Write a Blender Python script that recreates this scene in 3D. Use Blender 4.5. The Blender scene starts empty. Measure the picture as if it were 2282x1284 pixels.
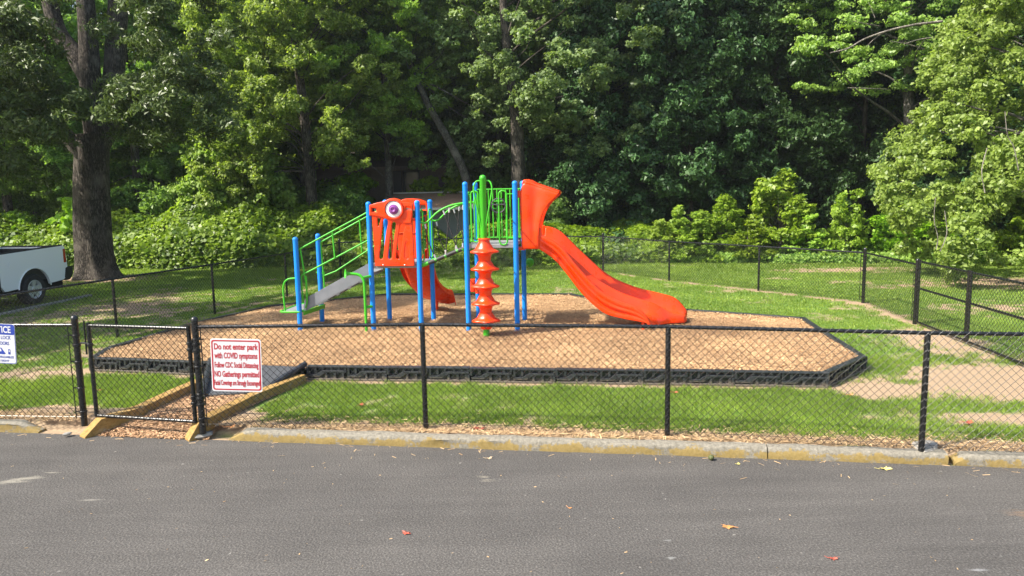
import bpy, bmesh, math, random
import numpy as np
from mathutils import Vector, Matrix
rad = math.radians
# ------------------------------------------------------------------ camera, sky, sun, exposure
scn = bpy.context.scene
CAM_H = 2.75; FPX = 1650.0; PITCH = rad(7.5); ROLL = rad(1.1)
_f = np.array([0, math.cos(PITCH), -math.sin(PITCH)]); _r0 = np.array([1., 0, 0]); _u0 = np.array([0, math.sin(PITCH), math.cos(PITCH)])
_R = math.cos(ROLL)*_r0 - math.sin(ROLL)*_u0; _U = math.cos(ROLL)*_u0 + math.sin(ROLL)*_r0
cam_data = bpy.data.cameras.new('camera'); cam = bpy.data.objects.new('camera', cam_data)
scn.collection.objects.link(cam)
m3 = Matrix((_R, _U, -_f)).transposed()
cam.matrix_world = Matrix.Translation((0, 0, CAM_H)) @ m3.to_4x4()
cam_data.sensor_width = 36; cam_data.lens = 36*FPX/2282; cam_data.clip_start = .1; cam_data.clip_end = 600
scn.camera = cam
SUN_EL = rad(46); SUN_AZ = math.atan2(-.925, -.38)      # towards the sun: (sin, cos)
to_sun = Vector((math.sin(SUN_AZ)*math.cos(SUN_EL), math.cos(SUN_AZ)*math.cos(SUN_EL), math.sin(SUN_EL)))
w = bpy.data.worlds.new('World'); scn.world = w; w.use_nodes = True
nt = w.node_tree; bg = nt.nodes['Background']; sky = nt.nodes.new('ShaderNodeTexSky')
sky.sky_type = 'NISHITA'; sky.sun_disc = False; sky.sun_elevation = SUN_EL; sky.sun_rotation = SUN_AZ
sky.air_density = 1.2; sky.dust_density = 2.5; sky.ozone_density = 1.0
nt.links.new(sky.outputs[0], bg.inputs[0]); bg.inputs[1].default_value = .145
sl = bpy.data.lights.new('sun', 'SUN'); so = bpy.data.objects.new('sun', sl); scn.collection.objects.link(so)
sl.energy = 5.0; sl.angle = rad(.6); sl.color = (1, .93, .82)
so.rotation_euler = to_sun.to_track_quat('Z', 'Y').to_euler(); so.location = (-30, -10, 40)
scn.view_settings.view_transform = 'Standard'; scn.view_settings.look = 'None'
scn.view_settings.exposure = 1.0; scn.view_settings.gamma = 1
scn.render.engine = 'CYCLES'
scn.cycles.max_bounces = 8; scn.cycles.diffuse_bounces = 5; scn.cycles.transmission_bounces = 5; scn.cycles.transparent_max_bounces = 8

# ------------------------------------------------------------------ measuring helpers (photo pixel -> place on the ground)
def ray(x, y): return _f*FPX + _R*(x-1141) - _U*(y-642)
def gp(x, y, z=0.):
    d = ray(x, y); t = (z-CAM_H)/d[2]; return Vector((d[0]*t, d[1]*t, z))
def at(x, y, Y):
    d = ray(x, y); t = Y/d[1]; return Vector((d[0]*t, Y, CAM_H+d[2]*t))
rng = np.random.default_rng(7); random.seed(7)

# ------------------------------------------------------------------ materials
def mat(name, col, rough=.5, metal=0., spec=.5, coat=0.):
    m = bpy.data.materials.new(name); m.use_nodes = True; b = m.node_tree.nodes['Principled BSDF']
    b.inputs['Base Color'].default_value = (*col, 1); b.inputs['Roughness'].default_value = rough
    b.inputs['Metallic'].default_value = metal; b.inputs['Specular IOR Level'].default_value = spec
    b.inputs['Coat Weight'].default_value = coat
    return m
def N(m, t, **kw):
    n = m.node_tree.nodes.new(t)
    for k, v in kw.items():
        if k in n.inputs.keys() if isinstance(k, str) else False: n.inputs[k].default_value = v
        else: setattr(n, k, v)
    return n
def L(m, a, b): m.node_tree.links.new(a, b)
def noise(m, scale, detail=4, rough=.6, vec=None, dim='3D'):
    n = m.node_tree.nodes.new('ShaderNodeTexNoise'); n.inputs['Scale'].default_value = scale
    n.inputs['Detail'].default_value = detail; n.inputs['Roughness'].default_value = rough
    if vec is not None: L(m, vec, n.inputs['Vector'])
    return n
def ramp(m, fac, stops):
    r = m.node_tree.nodes.new('ShaderNodeValToRGB'); e = r.color_ramp.elements
    while len(e) > 1: e.remove(e[-1])
    e[0].position = stops[0][0]; e[0].color = (*stops[0][1], 1)
    for p, c in stops[1:]:
        x = e.new(p); x.color = (*c, 1)
    L(m, fac, r.inputs[0]); return r
def mixc(m, fac, a, b, blend='MIX'):
    n = m.node_tree.nodes.new('ShaderNodeMix'); n.data_type = 'RGBA'; n.blend_type = blend
    for s, v in ((0, fac), (6, a), (7, b)):
        if hasattr(v, 'is_linked'): L(m, v, n.inputs[s])
        elif s == 0: n.inputs[0].default_value = v
        else: n.inputs[s].default_value = (*v, 1)
    return n.outputs[2]
def objco(m): return m.node_tree.nodes.new('ShaderNodeTexCoord').outputs['Object']
def bump(m, h, strength=.3, dist=.01):
    b = m.node_tree.nodes.new('ShaderNodeBump'); b.inputs['Strength'].default_value = strength; b.inputs['Distance'].default_value = dist
    L(m, h, b.inputs['Height']); L(m, b.outputs[0], m.node_tree.nodes['Principled BSDF'].inputs['Normal'])
def base(m): return m.node_tree.nodes['Principled BSDF'].inputs['Base Color']
def varied(name, c1, c2, scale, rough=.5, bs=.2, bd=.004, **kw):
    m = mat(name, c1, rough, **kw); n = noise(m, scale, 5, .65, objco(m))
    L(m, ramp(m, n.outputs[0], [(.3, c1), (.7, c2)]).outputs[0], base(m))
    if bs: bump(m, n.outputs[0], bs, bd)
    return m
def attr(m, name):
    a = m.node_tree.nodes.new('ShaderNodeAttribute'); a.attribute_name = name; return a.outputs['Fac']

M = {}
def plastic(name, c, rough=.32):
    m = mat(name, c, rough, 0, .38); co = objco(m)
    n = noise(m, 3.5, 5, .6, co); n2 = noise(m, 160, 2, .5, co)
    c2 = tuple(x*.86+.012 for x in c)
    L(m, ramp(m, n.outputs[0], [(.35, c2), (.6, c)]).outputs[0], base(m))
    r = ramp(m, n.outputs[0], [(.3, (rough+.12,)*3), (.7, (rough-.04,)*3)]); L(m, r.outputs[0], m.node_tree.nodes['Principled BSDF'].inputs['Roughness'])
    bump(m, n2.outputs[0], .12, .002); return m
M['orange'] = plastic('orange_plastic', (.82, .050, .0015), .25)
M['blue'] = plastic('blue_powder_coat', (.0, .215, .74), .45)
M['green'] = plastic('green_powder_coat', (.05, .42, .015), .36)
M['white'] = plastic('white_plastic', (.75, .75, .73), .35)
M['purple'] = plastic('purple_plastic', (.22, .055, .26), .3)
M['deck'] = varied('grey_coated_deck', (.19, .195, .20), (.25, .255, .26), 8, .6, .3, .003)
M['stringer'] = varied('grey_painted_steel', (.15, .165, .185), (.20, .215, .235), 4, .4, .05)
M['rubber'] = varied('black_rubber', (.012, .012, .013), (.03, .03, .032), 9, .6)
M['ramp_rubber'] = varied('rubber_ramp', (.032, .035, .040), (.068, .073, .080), 30, .7, .5, .01)
M['rope'] = varied('black_rope', (.01, .01, .01), (.03, .03, .03), 60, .8)
M['ferrule'] = mat('ferrule_metal', (.62, .62, .64), .3, .6)
M['wheelgrey'] = mat('dark_grey_wheel', (.05, .05, .06), .35)
M['vinyl'] = mat('black_vinyl_wire', (.008, .008, .0085), .26, 0, .6)
M['fence'] = mat('black_fence_pipe', (.0085, .009, .0095), .24, 0, .6)
_n = noise(M['fence'], 9, 5, .7, objco(M['fence'])); L(M['fence'], ramp(M['fence'], _n.outputs[0], [(.35, (.18,)*3), (.7, (.42,)*3)]).outputs[0], M['fence'].node_tree.nodes['Principled BSDF'].inputs['Roughness'])
M['border'] = varied('black_recycled_plastic', (.014, .016, .018), (.042, .046, .052), 9, .38, .3, .004)
_m = M['border']; _sx = _m.node_tree.nodes.new('ShaderNodeSeparateXYZ'); _c = objco(_m); L(_m, _c, _sx.inputs[0]); _nz = noise(_m, 14, 6, .7, _c)
_a = _m.node_tree.nodes.new('ShaderNodeMath'); _a.operation = 'MULTIPLY_ADD'; L(_m, _nz.outputs[0], _a.inputs[0]); _a.inputs[1].default_value = -.09; L(_m, _sx.outputs['Z'], _a.inputs[2])
_pr = base(_m).links[0].from_socket; L(_m, mixc(_m, ramp(_m, _a.outputs[0], [(0., (.8,)*3), (.03, (0,)*3)]).outputs[0], _pr, (.15, .125, .10)), base(_m))
_m = mat('recess_dust', (.05, .045, .04), .8); M['border_dust'] = _m
M['bark'] = None
def bark(name, c1, c2, sc=7., bd=.05):
    m = mat(name, c1, .9, 0, .2); co = objco(m); mp = m.node_tree.nodes.new('ShaderNodeMapping'); mp.inputs['Scale'].default_value = (1, 1, .22); L(m, co, mp.inputs[0])
    n = noise(m, sc, 8, .72, mp.outputs[0]); n2 = noise(m, 1.7, 4, .6, co)
    v = m.node_tree.nodes.new('ShaderNodeTexVoronoi'); v.feature = 'DISTANCE_TO_EDGE'; v.inputs['Scale'].default_value = sc*1.5
    wv = m.node_tree.nodes.new('ShaderNodeVectorMath'); wv.operation = 'ADD'; L(m, mp.outputs[0], wv.inputs[0]); 
    sc_ = m.node_tree.nodes.new('ShaderNodeVectorMath'); sc_.operation = 'SCALE'; sc_.inputs['Scale'].default_value = .25; L(m, n.outputs['Color'], sc_.inputs[0]); L(m, sc_.outputs[0], wv.inputs[1]); L(m, wv.outputs[0], v.inputs['Vector'])
    r = ramp(m, v.outputs[0], [(0., tuple(x*.3 for x in c1)), (.09, c1), (.32, c2)])
    c = mixc(m, ramp(m, n2.outputs[0], [(.5, (0,)*3), (.72, (.7,)*3)]).outputs[0], r.outputs[0], tuple(x*1.25+.01 for x in c2))
    L(m, c, base(m))
    ad = m.node_tree.nodes.new('ShaderNodeMath'); ad.operation = 'ADD'; L(m, v.outputs[0], ad.inputs[0]); L(m, n.outputs[0], ad.inputs[1])
    bump(m, ad.outputs[0], .9, bd); return m
M['bark'] = bark('ridged_bark', (.050, .042, .035), (.185, .16, .135), 11., .06)
M['bark_grey'] = bark('grey_bark', (.085, .078, .068), (.23, .215, .19), 13, .03)
M['bark_pale'] = bark('pale_dead_wood', (.16, .145, .12), (.30, .27, .23), 9, .02)

def leafmat(name, dark, light, rough=.45, trans=.3, tint=(1.25, 1.3, .55), spec=.4):
    m = mat(name, dark, rough, 0, spec); nt = m.node_tree; b = nt.nodes['Principled BSDF']
    t = attr(m, 'tone'); oi = nt.nodes.new('ShaderNodeObjectInfo')
    c = ramp(m, t, [(0, dark), (.75, light), (1, tuple(min(1, a*1.5) for a in light))]).outputs[0]
    hs = nt.nodes.new('ShaderNodeHueSaturation'); L(m, c, hs.inputs['Color'])
    mr = nt.nodes.new('ShaderNodeMapRange'); mr.inputs['To Min'].default_value = .82; mr.inputs['To Max'].default_value = 1.18; L(m, oi.outputs['Random'], mr.inputs[0]); L(m, mr.outputs[0], hs.inputs['Value'])
    mr2 = nt.nodes.new('ShaderNodeMapRange'); mr2.inputs['To Min'].default_value = .485; mr2.inputs['To Max'].default_value = .51; L(m, oi.outputs['Random'], mr2.inputs[0]); L(m, mr2.outputs[0], hs.inputs['Hue'])
    L(m, hs.outputs[0], base(m))
    tr = nt.nodes.new('ShaderNodeBsdfTranslucent'); L(m, mixc(m, 1., hs.outputs[0], tint, 'MULTIPLY'), tr.inputs[0])
    mx = nt.nodes.new('ShaderNodeMixShader'); mx.inputs[0].default_value = trans
    L(m, b.outputs[0], mx.inputs[1]); L(m, tr.outputs[0], mx.inputs[2]); L(m, mx.outputs[0], nt.nodes['Material Output'].inputs[0]); return m
M['lf_bright'] = leafmat('sunlit_green_leaf', (.105, .21, .034), (.34, .48, .10), trans=.5)
M['lf_oak'] = leafmat('oak_leaf', (.085, .165, .052), (.25, .36, .13), trans=.46)
M['lf_mag'] = leafmat('glossy_dark_leaf', (.019, .058, .019), (.068, .145, .042), .42, .14, spec=.32)
M['lf_dark'] = leafmat('shade_tree_leaf', (.080, .165, .046), (.22, .34, .09), .5, .48)
M['lf_right'] = leafmat('pale_green_leaf', (.085, .17, .022), (.29, .41, .085), .42, .45)
M['lf_yel'] = leafmat('yellow_green_leaf', (.095, .20, .018), (.30, .44, .05), .45, .45)
M['lf_kudzu'] = leafmat('vine_leaf', (.065, .165, .014), (.28, .46, .032), .45, .4)
M['lf_front'] = leafmat('narrow_dull_leaf', (.038, .068, .016), (.105, .148, .034), .42, .25)
M['grass'] = leafmat('grass_blade', (.095, .165, .018), (.25, .335, .055), .5, .45)
M['straw'] = leafmat('pine_straw', (.20, .12, .06), (.60, .42, .23), .7, .1, (1, 1, 1))
M['chip'] = leafmat('wood_chip', (.17, .095, .045), (.56, .37, .185), .85, .0, (1, 1, 1))
for k in ('grass', 'straw', 'chip'):
    pass

# ------------------------------------------------------------------ mesh helpers
def link(o, parent=None):
    scn.collection.objects.link(o)
    if parent is not None: o.parent = parent
    return o
def tag(o, label=None, cat=None, group=None, kind=None):
    if label: o['label'] = label
    if cat: o['category'] = cat
    if group: o['group'] = group
    if kind: o['kind'] = kind
    return o
def empty(name, loc, rz=0, label=None, cat=None, group=None):
    o = bpy.data.objects.new(name, None); scn.collection.objects.link(o); o.location = loc; o.rotation_euler = (0, 0, rz); o.empty_display_size = .2
    return tag(o, label, cat, group)
def catmull(P, k=6):
    P = [Vector(p) for p in P]; out = []
    for i in range(len(P)-1):
        p0 = P[max(i-1, 0)]; p1 = P[i]; p2 = P[i+1]; p3 = P[min(i+2, len(P)-1)]
        for j in range(k):
            t = j/k; out.append(.5*((2*p1)+(p2-p0)*t+(2*p0-5*p1+4*p2-p3)*t*t+(3*p1-p0-3*p2+p3)*t**3))
    out.append(P[-1]); return out
class MB:
    def __init__(s): s.v = []; s.f = []
    def add(s, V, F):
        b = len(s.v); s.v += [tuple(x) for x in V]; s.f += [tuple(b+i for i in f) for f in F]; return s
    def box(s, a, b):
        x0, y0, z0 = a; x1, y1, z1 = b
        return s.add([(x0, y0, z0), (x1, y0, z0), (x1, y1, z0), (x0, y1, z0), (x0, y0, z1), (x1, y0, z1), (x1, y1, z1), (x0, y1, z1)],
                     [(0, 3, 2, 1), (4, 5, 6, 7), (0, 1, 5, 4), (1, 2, 6, 5), (2, 3, 7, 6), (3, 0, 4, 7)])
    def prism(s, pts, h):          # pts: list of 3D points (planar loop); h: offset vector
        n = len(pts); h = Vector(h); P = [Vector(p) for p in pts]
        return s.add(P+[p+h for p in P], [tuple(range(n-1, -1, -1)), tuple(range(n, 2*n))]+[(i, (i+1) % n, n+(i+1) % n, n+i) for i in range(n)])
    def tube(s, P, r, n=10, caps=True, closed=False):
        P = [Vector(p) for p in P]; m = len(P); R = r if hasattr(r, '__len__') else [r]*m
        V = []; prev = None
        for i in range(m):
            if closed: t = P[(i+1) % m]-P[i-1]
            else: t = P[min(i+1, m-1)]-P[max(i-1, 0)]
            t = t.normalized() if t.length > 0 else Vector((0, 0, 1))
            if prev is None:
                a = Vector((0, 0, 1)) if abs(t.z) < .9 else Vector((1, 0, 0)); a = (a-t*a.dot(t)).normalized()
            else: a = (prev-t*prev.dot(t)).normalized()
            prev = a; b = t.cross(a)
            for j in range(n):
                an = 2*math.pi*j/n; V.append(P[i]+(a*math.cos(an)+b*math.sin(an))*R[i])
        F = []; mm = m if closed else m-1
        for i in range(mm):
            i2 = (i+1) % m
            for j in range(n): F.append((i*n+j, i*n+(j+1) % n, i2*n+(j+1) % n, i2*n+j))
        if caps and not closed: F += [tuple(range(n-1, -1, -1)), tuple((m-1)*n+j for j in range(n))]
        return s.add(V, F)
    def lathe(s, prof, c=(0, 0, 0), n=24, mod=None, axis='z', caps=True):
        V = []; F = []; c = Vector(c)
        for i, (r, z) in enumerate(prof):
            for j in range(n):
                a = 2*math.pi*j/n; rr = r*(mod(a, r, z) if mod else 1)
                p = Vector((rr*math.cos(a), rr*math.sin(a), z))
                if axis == 'y': p = Vector((p.x, -p.z, p.y))
                if axis == 'x': p = Vector((p.z, p.x, p.y))
                V.append(c+p)
        for i in range(len(prof)-1):
            for j in range(n): F.append((i*n+j, i*n+(j+1) % n, (i+1)*n+(j+1) % n, (i+1)*n+j))
        if caps and prof[0][0] > 1e-5: F.append(tuple(range(n-1, -1, -1)))
        if caps and prof[-1][0] > 1e-5: F.append(tuple((len(prof)-1)*n+j for j in range(n)))
        return s.add(V, F)
    def build(s, name, m, parent=None, smooth=True, bevel=0, ang=40, **kw):
        me = bpy.data.meshes.new(name); me.from_pydata(s.v, [], s.f); me.update()
        bm = bmesh.new(); bm.from_mesh(me); bmesh.ops.recalc_face_normals(bm, faces=bm.faces); bm.to_mesh(me); bm.free()
        me.materials.append(m)
        if smooth:
            me.polygons.foreach_set('use_smooth', [True]*len(me.polygons)); me.set_sharp_from_angle(angle=rad(ang))
        o = link(bpy.data.objects.new(name, me), parent)
        if bevel:
            b = o.modifiers.new('bevel', 'BEVEL'); b.width = bevel; b.segments = 2; b.limit_method = 'ANGLE'; b.angle_limit = rad(35)
        if kw: tag(o, **kw)
        return o
def fast_mesh(name, V, F, tone=None, m=None):
    """V (n,3), F (k,q) index array"""
    me = bpy.data.meshes.new(name); V = np.ascontiguousarray(V, dtype=np.float32); F = np.ascontiguousarray(F, dtype=np.int32)
    k, q = F.shape; me.vertices.add(len(V)); me.vertices.foreach_set('co', V.ravel())
    me.loops.add(k*q); me.loops.foreach_set('vertex_index', F.ravel())
    me.polygons.add(k); me.polygons.foreach_set('loop_start', np.arange(0, k*q, q, dtype=np.int32))
    me.update(calc_edges=True)
    if tone is not None:
        a = me.attributes.new('tone', 'FLOAT', 'POINT'); a.data.foreach_set('value', np.ascontiguousarray(tone, dtype=np.float32))
    if m: me.materials.append(m)
    me.validate(); return me
def obj(name, me, parent=None, **kw):
    o = link(bpy.data.objects.new(name, me), parent)
    if kw: tag(o, **kw)
    return o
def panel(name, outline, holes, thick, bevel, y0, m, parent, smoothres=1):
    """flat panel with holes in the x-z plane, front face towards -y"""
    cu = bpy.data.curves.new(name, 'CURVE'); cu.dimensions = '2D'; cu.fill_mode = 'BOTH'
    cu.extrude = thick/2-bevel; cu.bevel_depth = bevel; cu.bevel_resolution = 2; cu.offset = -bevel
    for loop in [outline]+holes:
        sp = cu.splines.new('POLY'); sp.points.add(len(loop)-1); sp.use_cyclic_u = True
        for p, q in zip(sp.points, loop): p.co = (q[0], q[1], 0, 1)
    return from_curve(name, cu, Matrix(((1, 0, 0, 0), (0, 0, -1, y0), (0, 1, 0, 0), (0, 0, 0, 1))), m, parent)
def from_curve(name, cu, mtx, m, parent):
    t = bpy.data.objects.new(name+'_tmp', cu); scn.collection.objects.link(t)
    dg = bpy.context.evaluated_depsgraph_get(); me = bpy.data.meshes.new_from_object(t.evaluated_get(dg))
    bpy.data.objects.remove(t); me.name = name; me.transform(mtx); me.materials.clear(); me.materials.append(m)
    me.polygons.foreach_set('use_smooth', [True]*len(me.polygons)); me.set_sharp_from_angle(angle=rad(50))
    return link(bpy.data.objects.new(name, me), parent)
def text(name, s, size, mtx, m, parent, width=None, bold=.012, extrude=.0006, hscale=1.):
    cu = bpy.data.curves.new(name, 'FONT'); cu.body = s; cu.size = size; cu.align_x = 'CENTER'; cu.align_y = 'CENTER'; cu.extrude = extrude; cu.offset = bold*size; cu.resolution_u = 3
    t = bpy.data.objects.new('t', cu); scn.collection.objects.link(t); bpy.context.view_layer.update(); wd = t.dimensions.x; bpy.data.objects.remove(t)
    sx = (width/wd if width else 1)*hscale
    return from_curve(name, cu, mtx @ Matrix.Diagonal((sx, 1, 1, 1)), m, parent)
def rounded(w, h, r, n=5, cx=0, cz=0):
    P = []
    for (sx, sz, a0) in ((1, 1, 0), (-1, 1, 90), (-1, -1, 180), (1, -1, 270)):
        for i in range(n+1):
            a = rad(a0+90*i/n); P.append((cx+sx*(w/2-r)+r*math.cos(a), cz+sz*(h/2-r)+r*math.sin(a)))
    return P
def smooth_loop(P, k=4):
    out = []; n = len(P)
    for i in range(n):
        p0, p1, p2, p3 = [Vector((*P[(i+d) % n], 0)) for d in (-1, 0, 1, 2)]
        for j in range(k):
            t = j/k; q = .5*((2*p1)+(p2-p0)*t+(2*p0-5*p1+4*p2-p3)*t*t+(3*p1-p0-3*p2+p3)*t**3); out.append((q.x, q.y))
    return out
def vnoise(x, y, s, seed=0):
    """cheap smooth value noise on arrays"""
    x = np.asarray(x, float)*s+seed*17.3; y = np.asarray(y, float)*s+seed*9.1
    xi = np.floor(x).astype(int); yi = np.floor(y).astype(int); fx = x-xi; fy = y-yi; fx = fx*fx*(3-2*fx); fy = fy*fy*(3-2*fy)
    def h(a, b):
        n = (a*374761393+b*668265263+seed*1442695) & 0xffffffff; n = ((n ^ (n >> 13))*1274126177) & 0xffffffff; return ((n ^ (n >> 16)) & 0xffff)/65535.
    return (h(xi, yi)*(1-fx)+h(xi+1, yi)*fx)*(1-fy)+(h(xi, yi+1)*(1-fx)+h(xi+1, yi+1)*fx)*fy
def fbm(x, y, s, seed=0, o=4):
    r = 0; a = .5; t = 0
    for i in range(o): r = r+a*vnoise(x, y, s*2**i, seed+i); t += a; a *= .5
    return r/t
def segdist(x, y, pts):
    d = np.full(np.shape(x), 1e9)
    for a, b in zip(pts[:-1], pts[1:]):
        ax, ay = a[0], a[1]; bx, by = b[0]-ax, b[1]-ay; l = bx*bx+by*by+1e-9
        t = np.clip(((x-ax)*bx+(y-ay)*by)/l, 0, 1); d = np.minimum(d, np.hypot(x-ax-t*bx, y-ay-t*by))
    return d
def inpoly(x, y, poly):
    r = np.zeros(np.shape(x), bool); n = len(poly)
    for i in range(n):
        x1, y1 = poly[i][:2]; x2, y2 = poly[(i+1) % n][:2]
        if y1 == y2: continue
        c = ((y1 > y) != (y2 > y)) & (x < (x2-x1)*(y-y1)/(y2-y1)+x1); r ^= c
    return r

# ------------------------------------------------------------------ layout
def kerb_y(x): return 7.94-.157*x + .012*np.sin(x*.6)               # road-side face of the kerb
RZ = -.12                                                           # road level; lawn is 0
bt = [(215, 798), (690, 815), (1835, 830), (1920, 795), (1785, 708), (1530, 690), (1330, 668), (1270, 655), (870, 655), (600, 682), (430, 720), (245, 775)]
BP = [gp(x, y, .205) for x, y in bt]                                 # outline of the wood-chip bed
BP[0].x -= .05
opening = (gp(475, 806, .205), BP[1])
far_posts = [gp(x, y) for x, y in ((262, 752), (479, 700), (640, 661), (760, 620), (967, 611), (1159, 603), (1344, 605), (1491, 626), (1690, 648), (1923, 675), (2038, 722))]
far_posts = [Vector((-9.15, 10.2, 0))]+far_posts
gate_mid = gp(2152, 768); 

def dirt(x, y):
    """0 = grass, 1 = bare earth"""
    n = fbm(x, y, .9, 3); n2 = fbm(x, y, 4., 8)
    ky = kerb_y(x)
    d = np.clip(1.5-np.abs(y-ky-.25)/.22, 0, 1)*.95                                     # strip behind the kerb
    d = np.maximum(d, np.clip(1-segdist(x, y, [(p.x, p.y) for p in BP]+[(BP[0].x, BP[0].y)])/.30, 0, 1)*.95)
    d = np.maximum(d, np.clip(1-np.hypot((x-6.9)/2.2, (y-10.0)/1.35), 0, 1)*2.2)          # worn patch on the right
    d = np.maximum(d, np.clip(1-np.hypot((x-5.2)/1.2, (y-9.75)/.75), 0, 1)*1.8)
    d = np.maximum(d, np.clip(1-np.hypot((x-7.5)/.9, (y-12.6)/2.2), 0, 1)*1.5)
    d = np.maximum(d, ((x > -6.3) & (x < -3.1) & (y < ky+.75))*1.2)
    d = np.maximum(d, np.clip(1-np.hypot((x+5.9)/1.2, (y-9.4)/.5), 0, 1)*1.0)
    d = np.maximum(d, np.clip(1-np.hypot((x-6.0)/1.3, (y-8.4)/.35), 0, 1)*1.2)
    d = np.maximum(d, np.clip(1-segdist(x, y, [(p.x, p.y) for p in far_posts[1:]])/.28, 0, 1)*.75)
    d = np.maximum(d, np.clip(1-np.hypot((x+14.2)/2.6, (y-25.3)/1.8), 0, 1)*1.6)          # under the big tree
    d = np.maximum(d, np.clip(1-np.hypot((x+9.8)/2.6, (y-18.6)/3.6), 0, 1)*1.0)
    d = np.maximum(d, np.clip(1-segdist(x, y, [(-7.6, 13.2), (-6.7, 12.6), (-6.9, 11.6), (-8, 11.6)])/.7, 0, 1)*.9)
    d = np.maximum(d, .55*np.clip(1.4-np.hypot((x+9.)/4.5, (y-17.5)/5.), 0, 1)*np.clip((n2-.35)*3, 0, 1))
    d = np.maximum(d, np.clip(1-np.hypot((x-11.)/3.2, (y-23.8)/1.2), 0, 1)*1.1)
    d = np.maximum(d, np.clip(1-np.hypot((x-13.5)/3., (y-20.)/2.2), 0, 1)*1.1)
    d = np.maximum(d, np.clip(1-np.hypot((x-10.5)/2., (y-16.)/1.6), 0, 1)*.9)
    d = np.maximum(d, .22*np.clip((n-.58)*6, 0, 1))
    n3 = fbm(x, y, 9., 31); return np.clip(d+((n-.5)*.9+(n2-.5)*1.2+(n3-.5)*1.3)*np.clip(d*4, 0, 1)+.10*(n3 > .66), 0, 1)

# ------------------------------------------------------------------ ground
def axis(segs):
    out = []
    for a, b, st in segs: out += list(np.arange(a, b, st))
    return np.array(out+[segs[-1][1]])
ax = axis([(-160, -30, 10), (-30, -14, .8), (-14, 12, .14), (12, 30, .6), (30, 160, 10)])
sx = np.concatenate([[-60, -20, -.6, -.02, .05, .15, .18], np.arange(.25, 4, .12), np.arange(4, 22, .22), np.arange(22, 34, 1.2), [36, 42, 60, 120, 260]])
X, S = np.meshgrid(ax, sx); Y = np.where(np.abs(X) < 40, kerb_y(X), kerb_y(np.sign(X)*40))+S
gap = (X > -6.0) & (X < -3.35)
Z = np.where(S < .16, RZ-.004, np.where(gap, RZ*np.clip(1-S/.55, 0, 1)-.002, 0))
Z = Z-.004*(S > 0)
nx = len(ax); idx = np.arange(X.size).reshape(X.shape)
F = np.stack([idx[:-1, :-1], idx[:-1, 1:], idx[1:, 1:], idx[1:, :-1]], -1).reshape(-1, 4)
D = dirt(X.ravel(), Y.ravel()); D = np.where(Y.ravel() > 29.5, 1., D)
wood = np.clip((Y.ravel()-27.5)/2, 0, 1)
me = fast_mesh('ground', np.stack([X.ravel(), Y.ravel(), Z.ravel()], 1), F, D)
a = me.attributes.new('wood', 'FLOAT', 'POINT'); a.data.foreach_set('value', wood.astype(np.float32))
g = mat('lawn_and_earth', (.1, .2, .03), .9, 0, .2); co = objco(g)
n1 = noise(g, 30, 6, .75, co); n2 = noise(g, 2.2, 5, .6, co); n3 = noise(g, 120, 4, .8, co)
gc = ramp(g, n1.outputs[0], [(.3, (.05, .105, .015)), (.5, (.095, .18, .026)), (.72, (.16, .25, .045))]).outputs[0]
gc = mixc(g, ramp(g, n2.outputs[0], [(.4, (0,)*3), (.75, (.55,)*3)]).outputs[0], gc, (.17, .21, .06))
dc = ramp(g, n1.outputs[0], [(.25, (.20, .135, .085)), (.5, (.34, .245, .155)), (.75, (.46, .35, .23))]).outputs[0]
dc = mixc(g, ramp(g, n3.outputs[0], [(.6, (0,)*3), (.72, (.8,)*3)]).outputs[0], dc, (.15, .075, .035))
adn = g.node_tree.nodes.new('ShaderNodeMath'); adn.operation = 'MULTIPLY_ADD'; L(g, n3.outputs[0], adn.inputs[0]); adn.inputs[1].default_value = .5; L(g, attr(g, 'tone'), adn.inputs[2])
c = mixc(g, ramp(g, adn.outputs[0], [(.42, (0,)*3), (1.0, (1,)*3)]).outputs[0], gc, dc)
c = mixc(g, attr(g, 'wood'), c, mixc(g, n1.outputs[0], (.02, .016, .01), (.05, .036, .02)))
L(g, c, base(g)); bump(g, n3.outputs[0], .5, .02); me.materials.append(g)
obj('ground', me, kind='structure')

# road
ax = np.concatenate([[-160, -60], np.arange(-30, 30.1, .5), [60, 160]]); KY = np.where(np.abs(ax) < 40, kerb_y(ax), kerb_y(np.sign(ax)*40))
V = np.concatenate([np.stack([ax, KY+.006, np.full_like(ax, RZ)], 1), np.stack([ax, KY-45, np.full_like(ax, RZ)], 1)]); k = len(ax)
F = np.array([(i+k, i+k+1, i+1, i) for i in range(k-1)])
me = fast_mesh('road', V, F)
g = mat('worn_asphalt', (.1, .1, .1), .9, 0, .15); co = objco(g)
n1 = noise(g, 58, 6, .85, co); n2 = noise(g, .7, 6, .62, co); v = g.node_tree.nodes.new('ShaderNodeTexVoronoi'); v.inputs['Scale'].default_value = 46; L(g, co, v.inputs['Vector'])
mp = g.node_tree.nodes.new('ShaderNodeMapping'); mp.inputs['Scale'].default_value = (.35, 3.2, 1); mp.inputs['Rotation'].default_value = (0, 0, .157); L(g, co, mp.inputs[0]); n4 = noise(g, 1.6, 5, .6, mp.outputs[0])
c = ramp(g, n1.outputs[0], [(.30, (.024, .023, .022)), (.5, (.083, .079, .075)), (.70, (.20, .192, .18))]).outputs[0]
c = mixc(g, ramp(g, n4.outputs[0], [(.3, (.80,)*3), (.7, (1.16,)*3)]).outputs[0], (0, 0, 0), c) if False else mixc(g, 1., c, ramp(g, n4.outputs[0], [(.3, (.89,)*3), (.7, (1.08,)*3)]).outputs[0], 'MULTIPLY')
c = mixc(g, 1., c, ramp(g, n2.outputs[0], [(.3, (.86, .85, .84)), (.7, (1.14, 1.12, 1.09))]).outputs[0], 'MULTIPLY')
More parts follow.
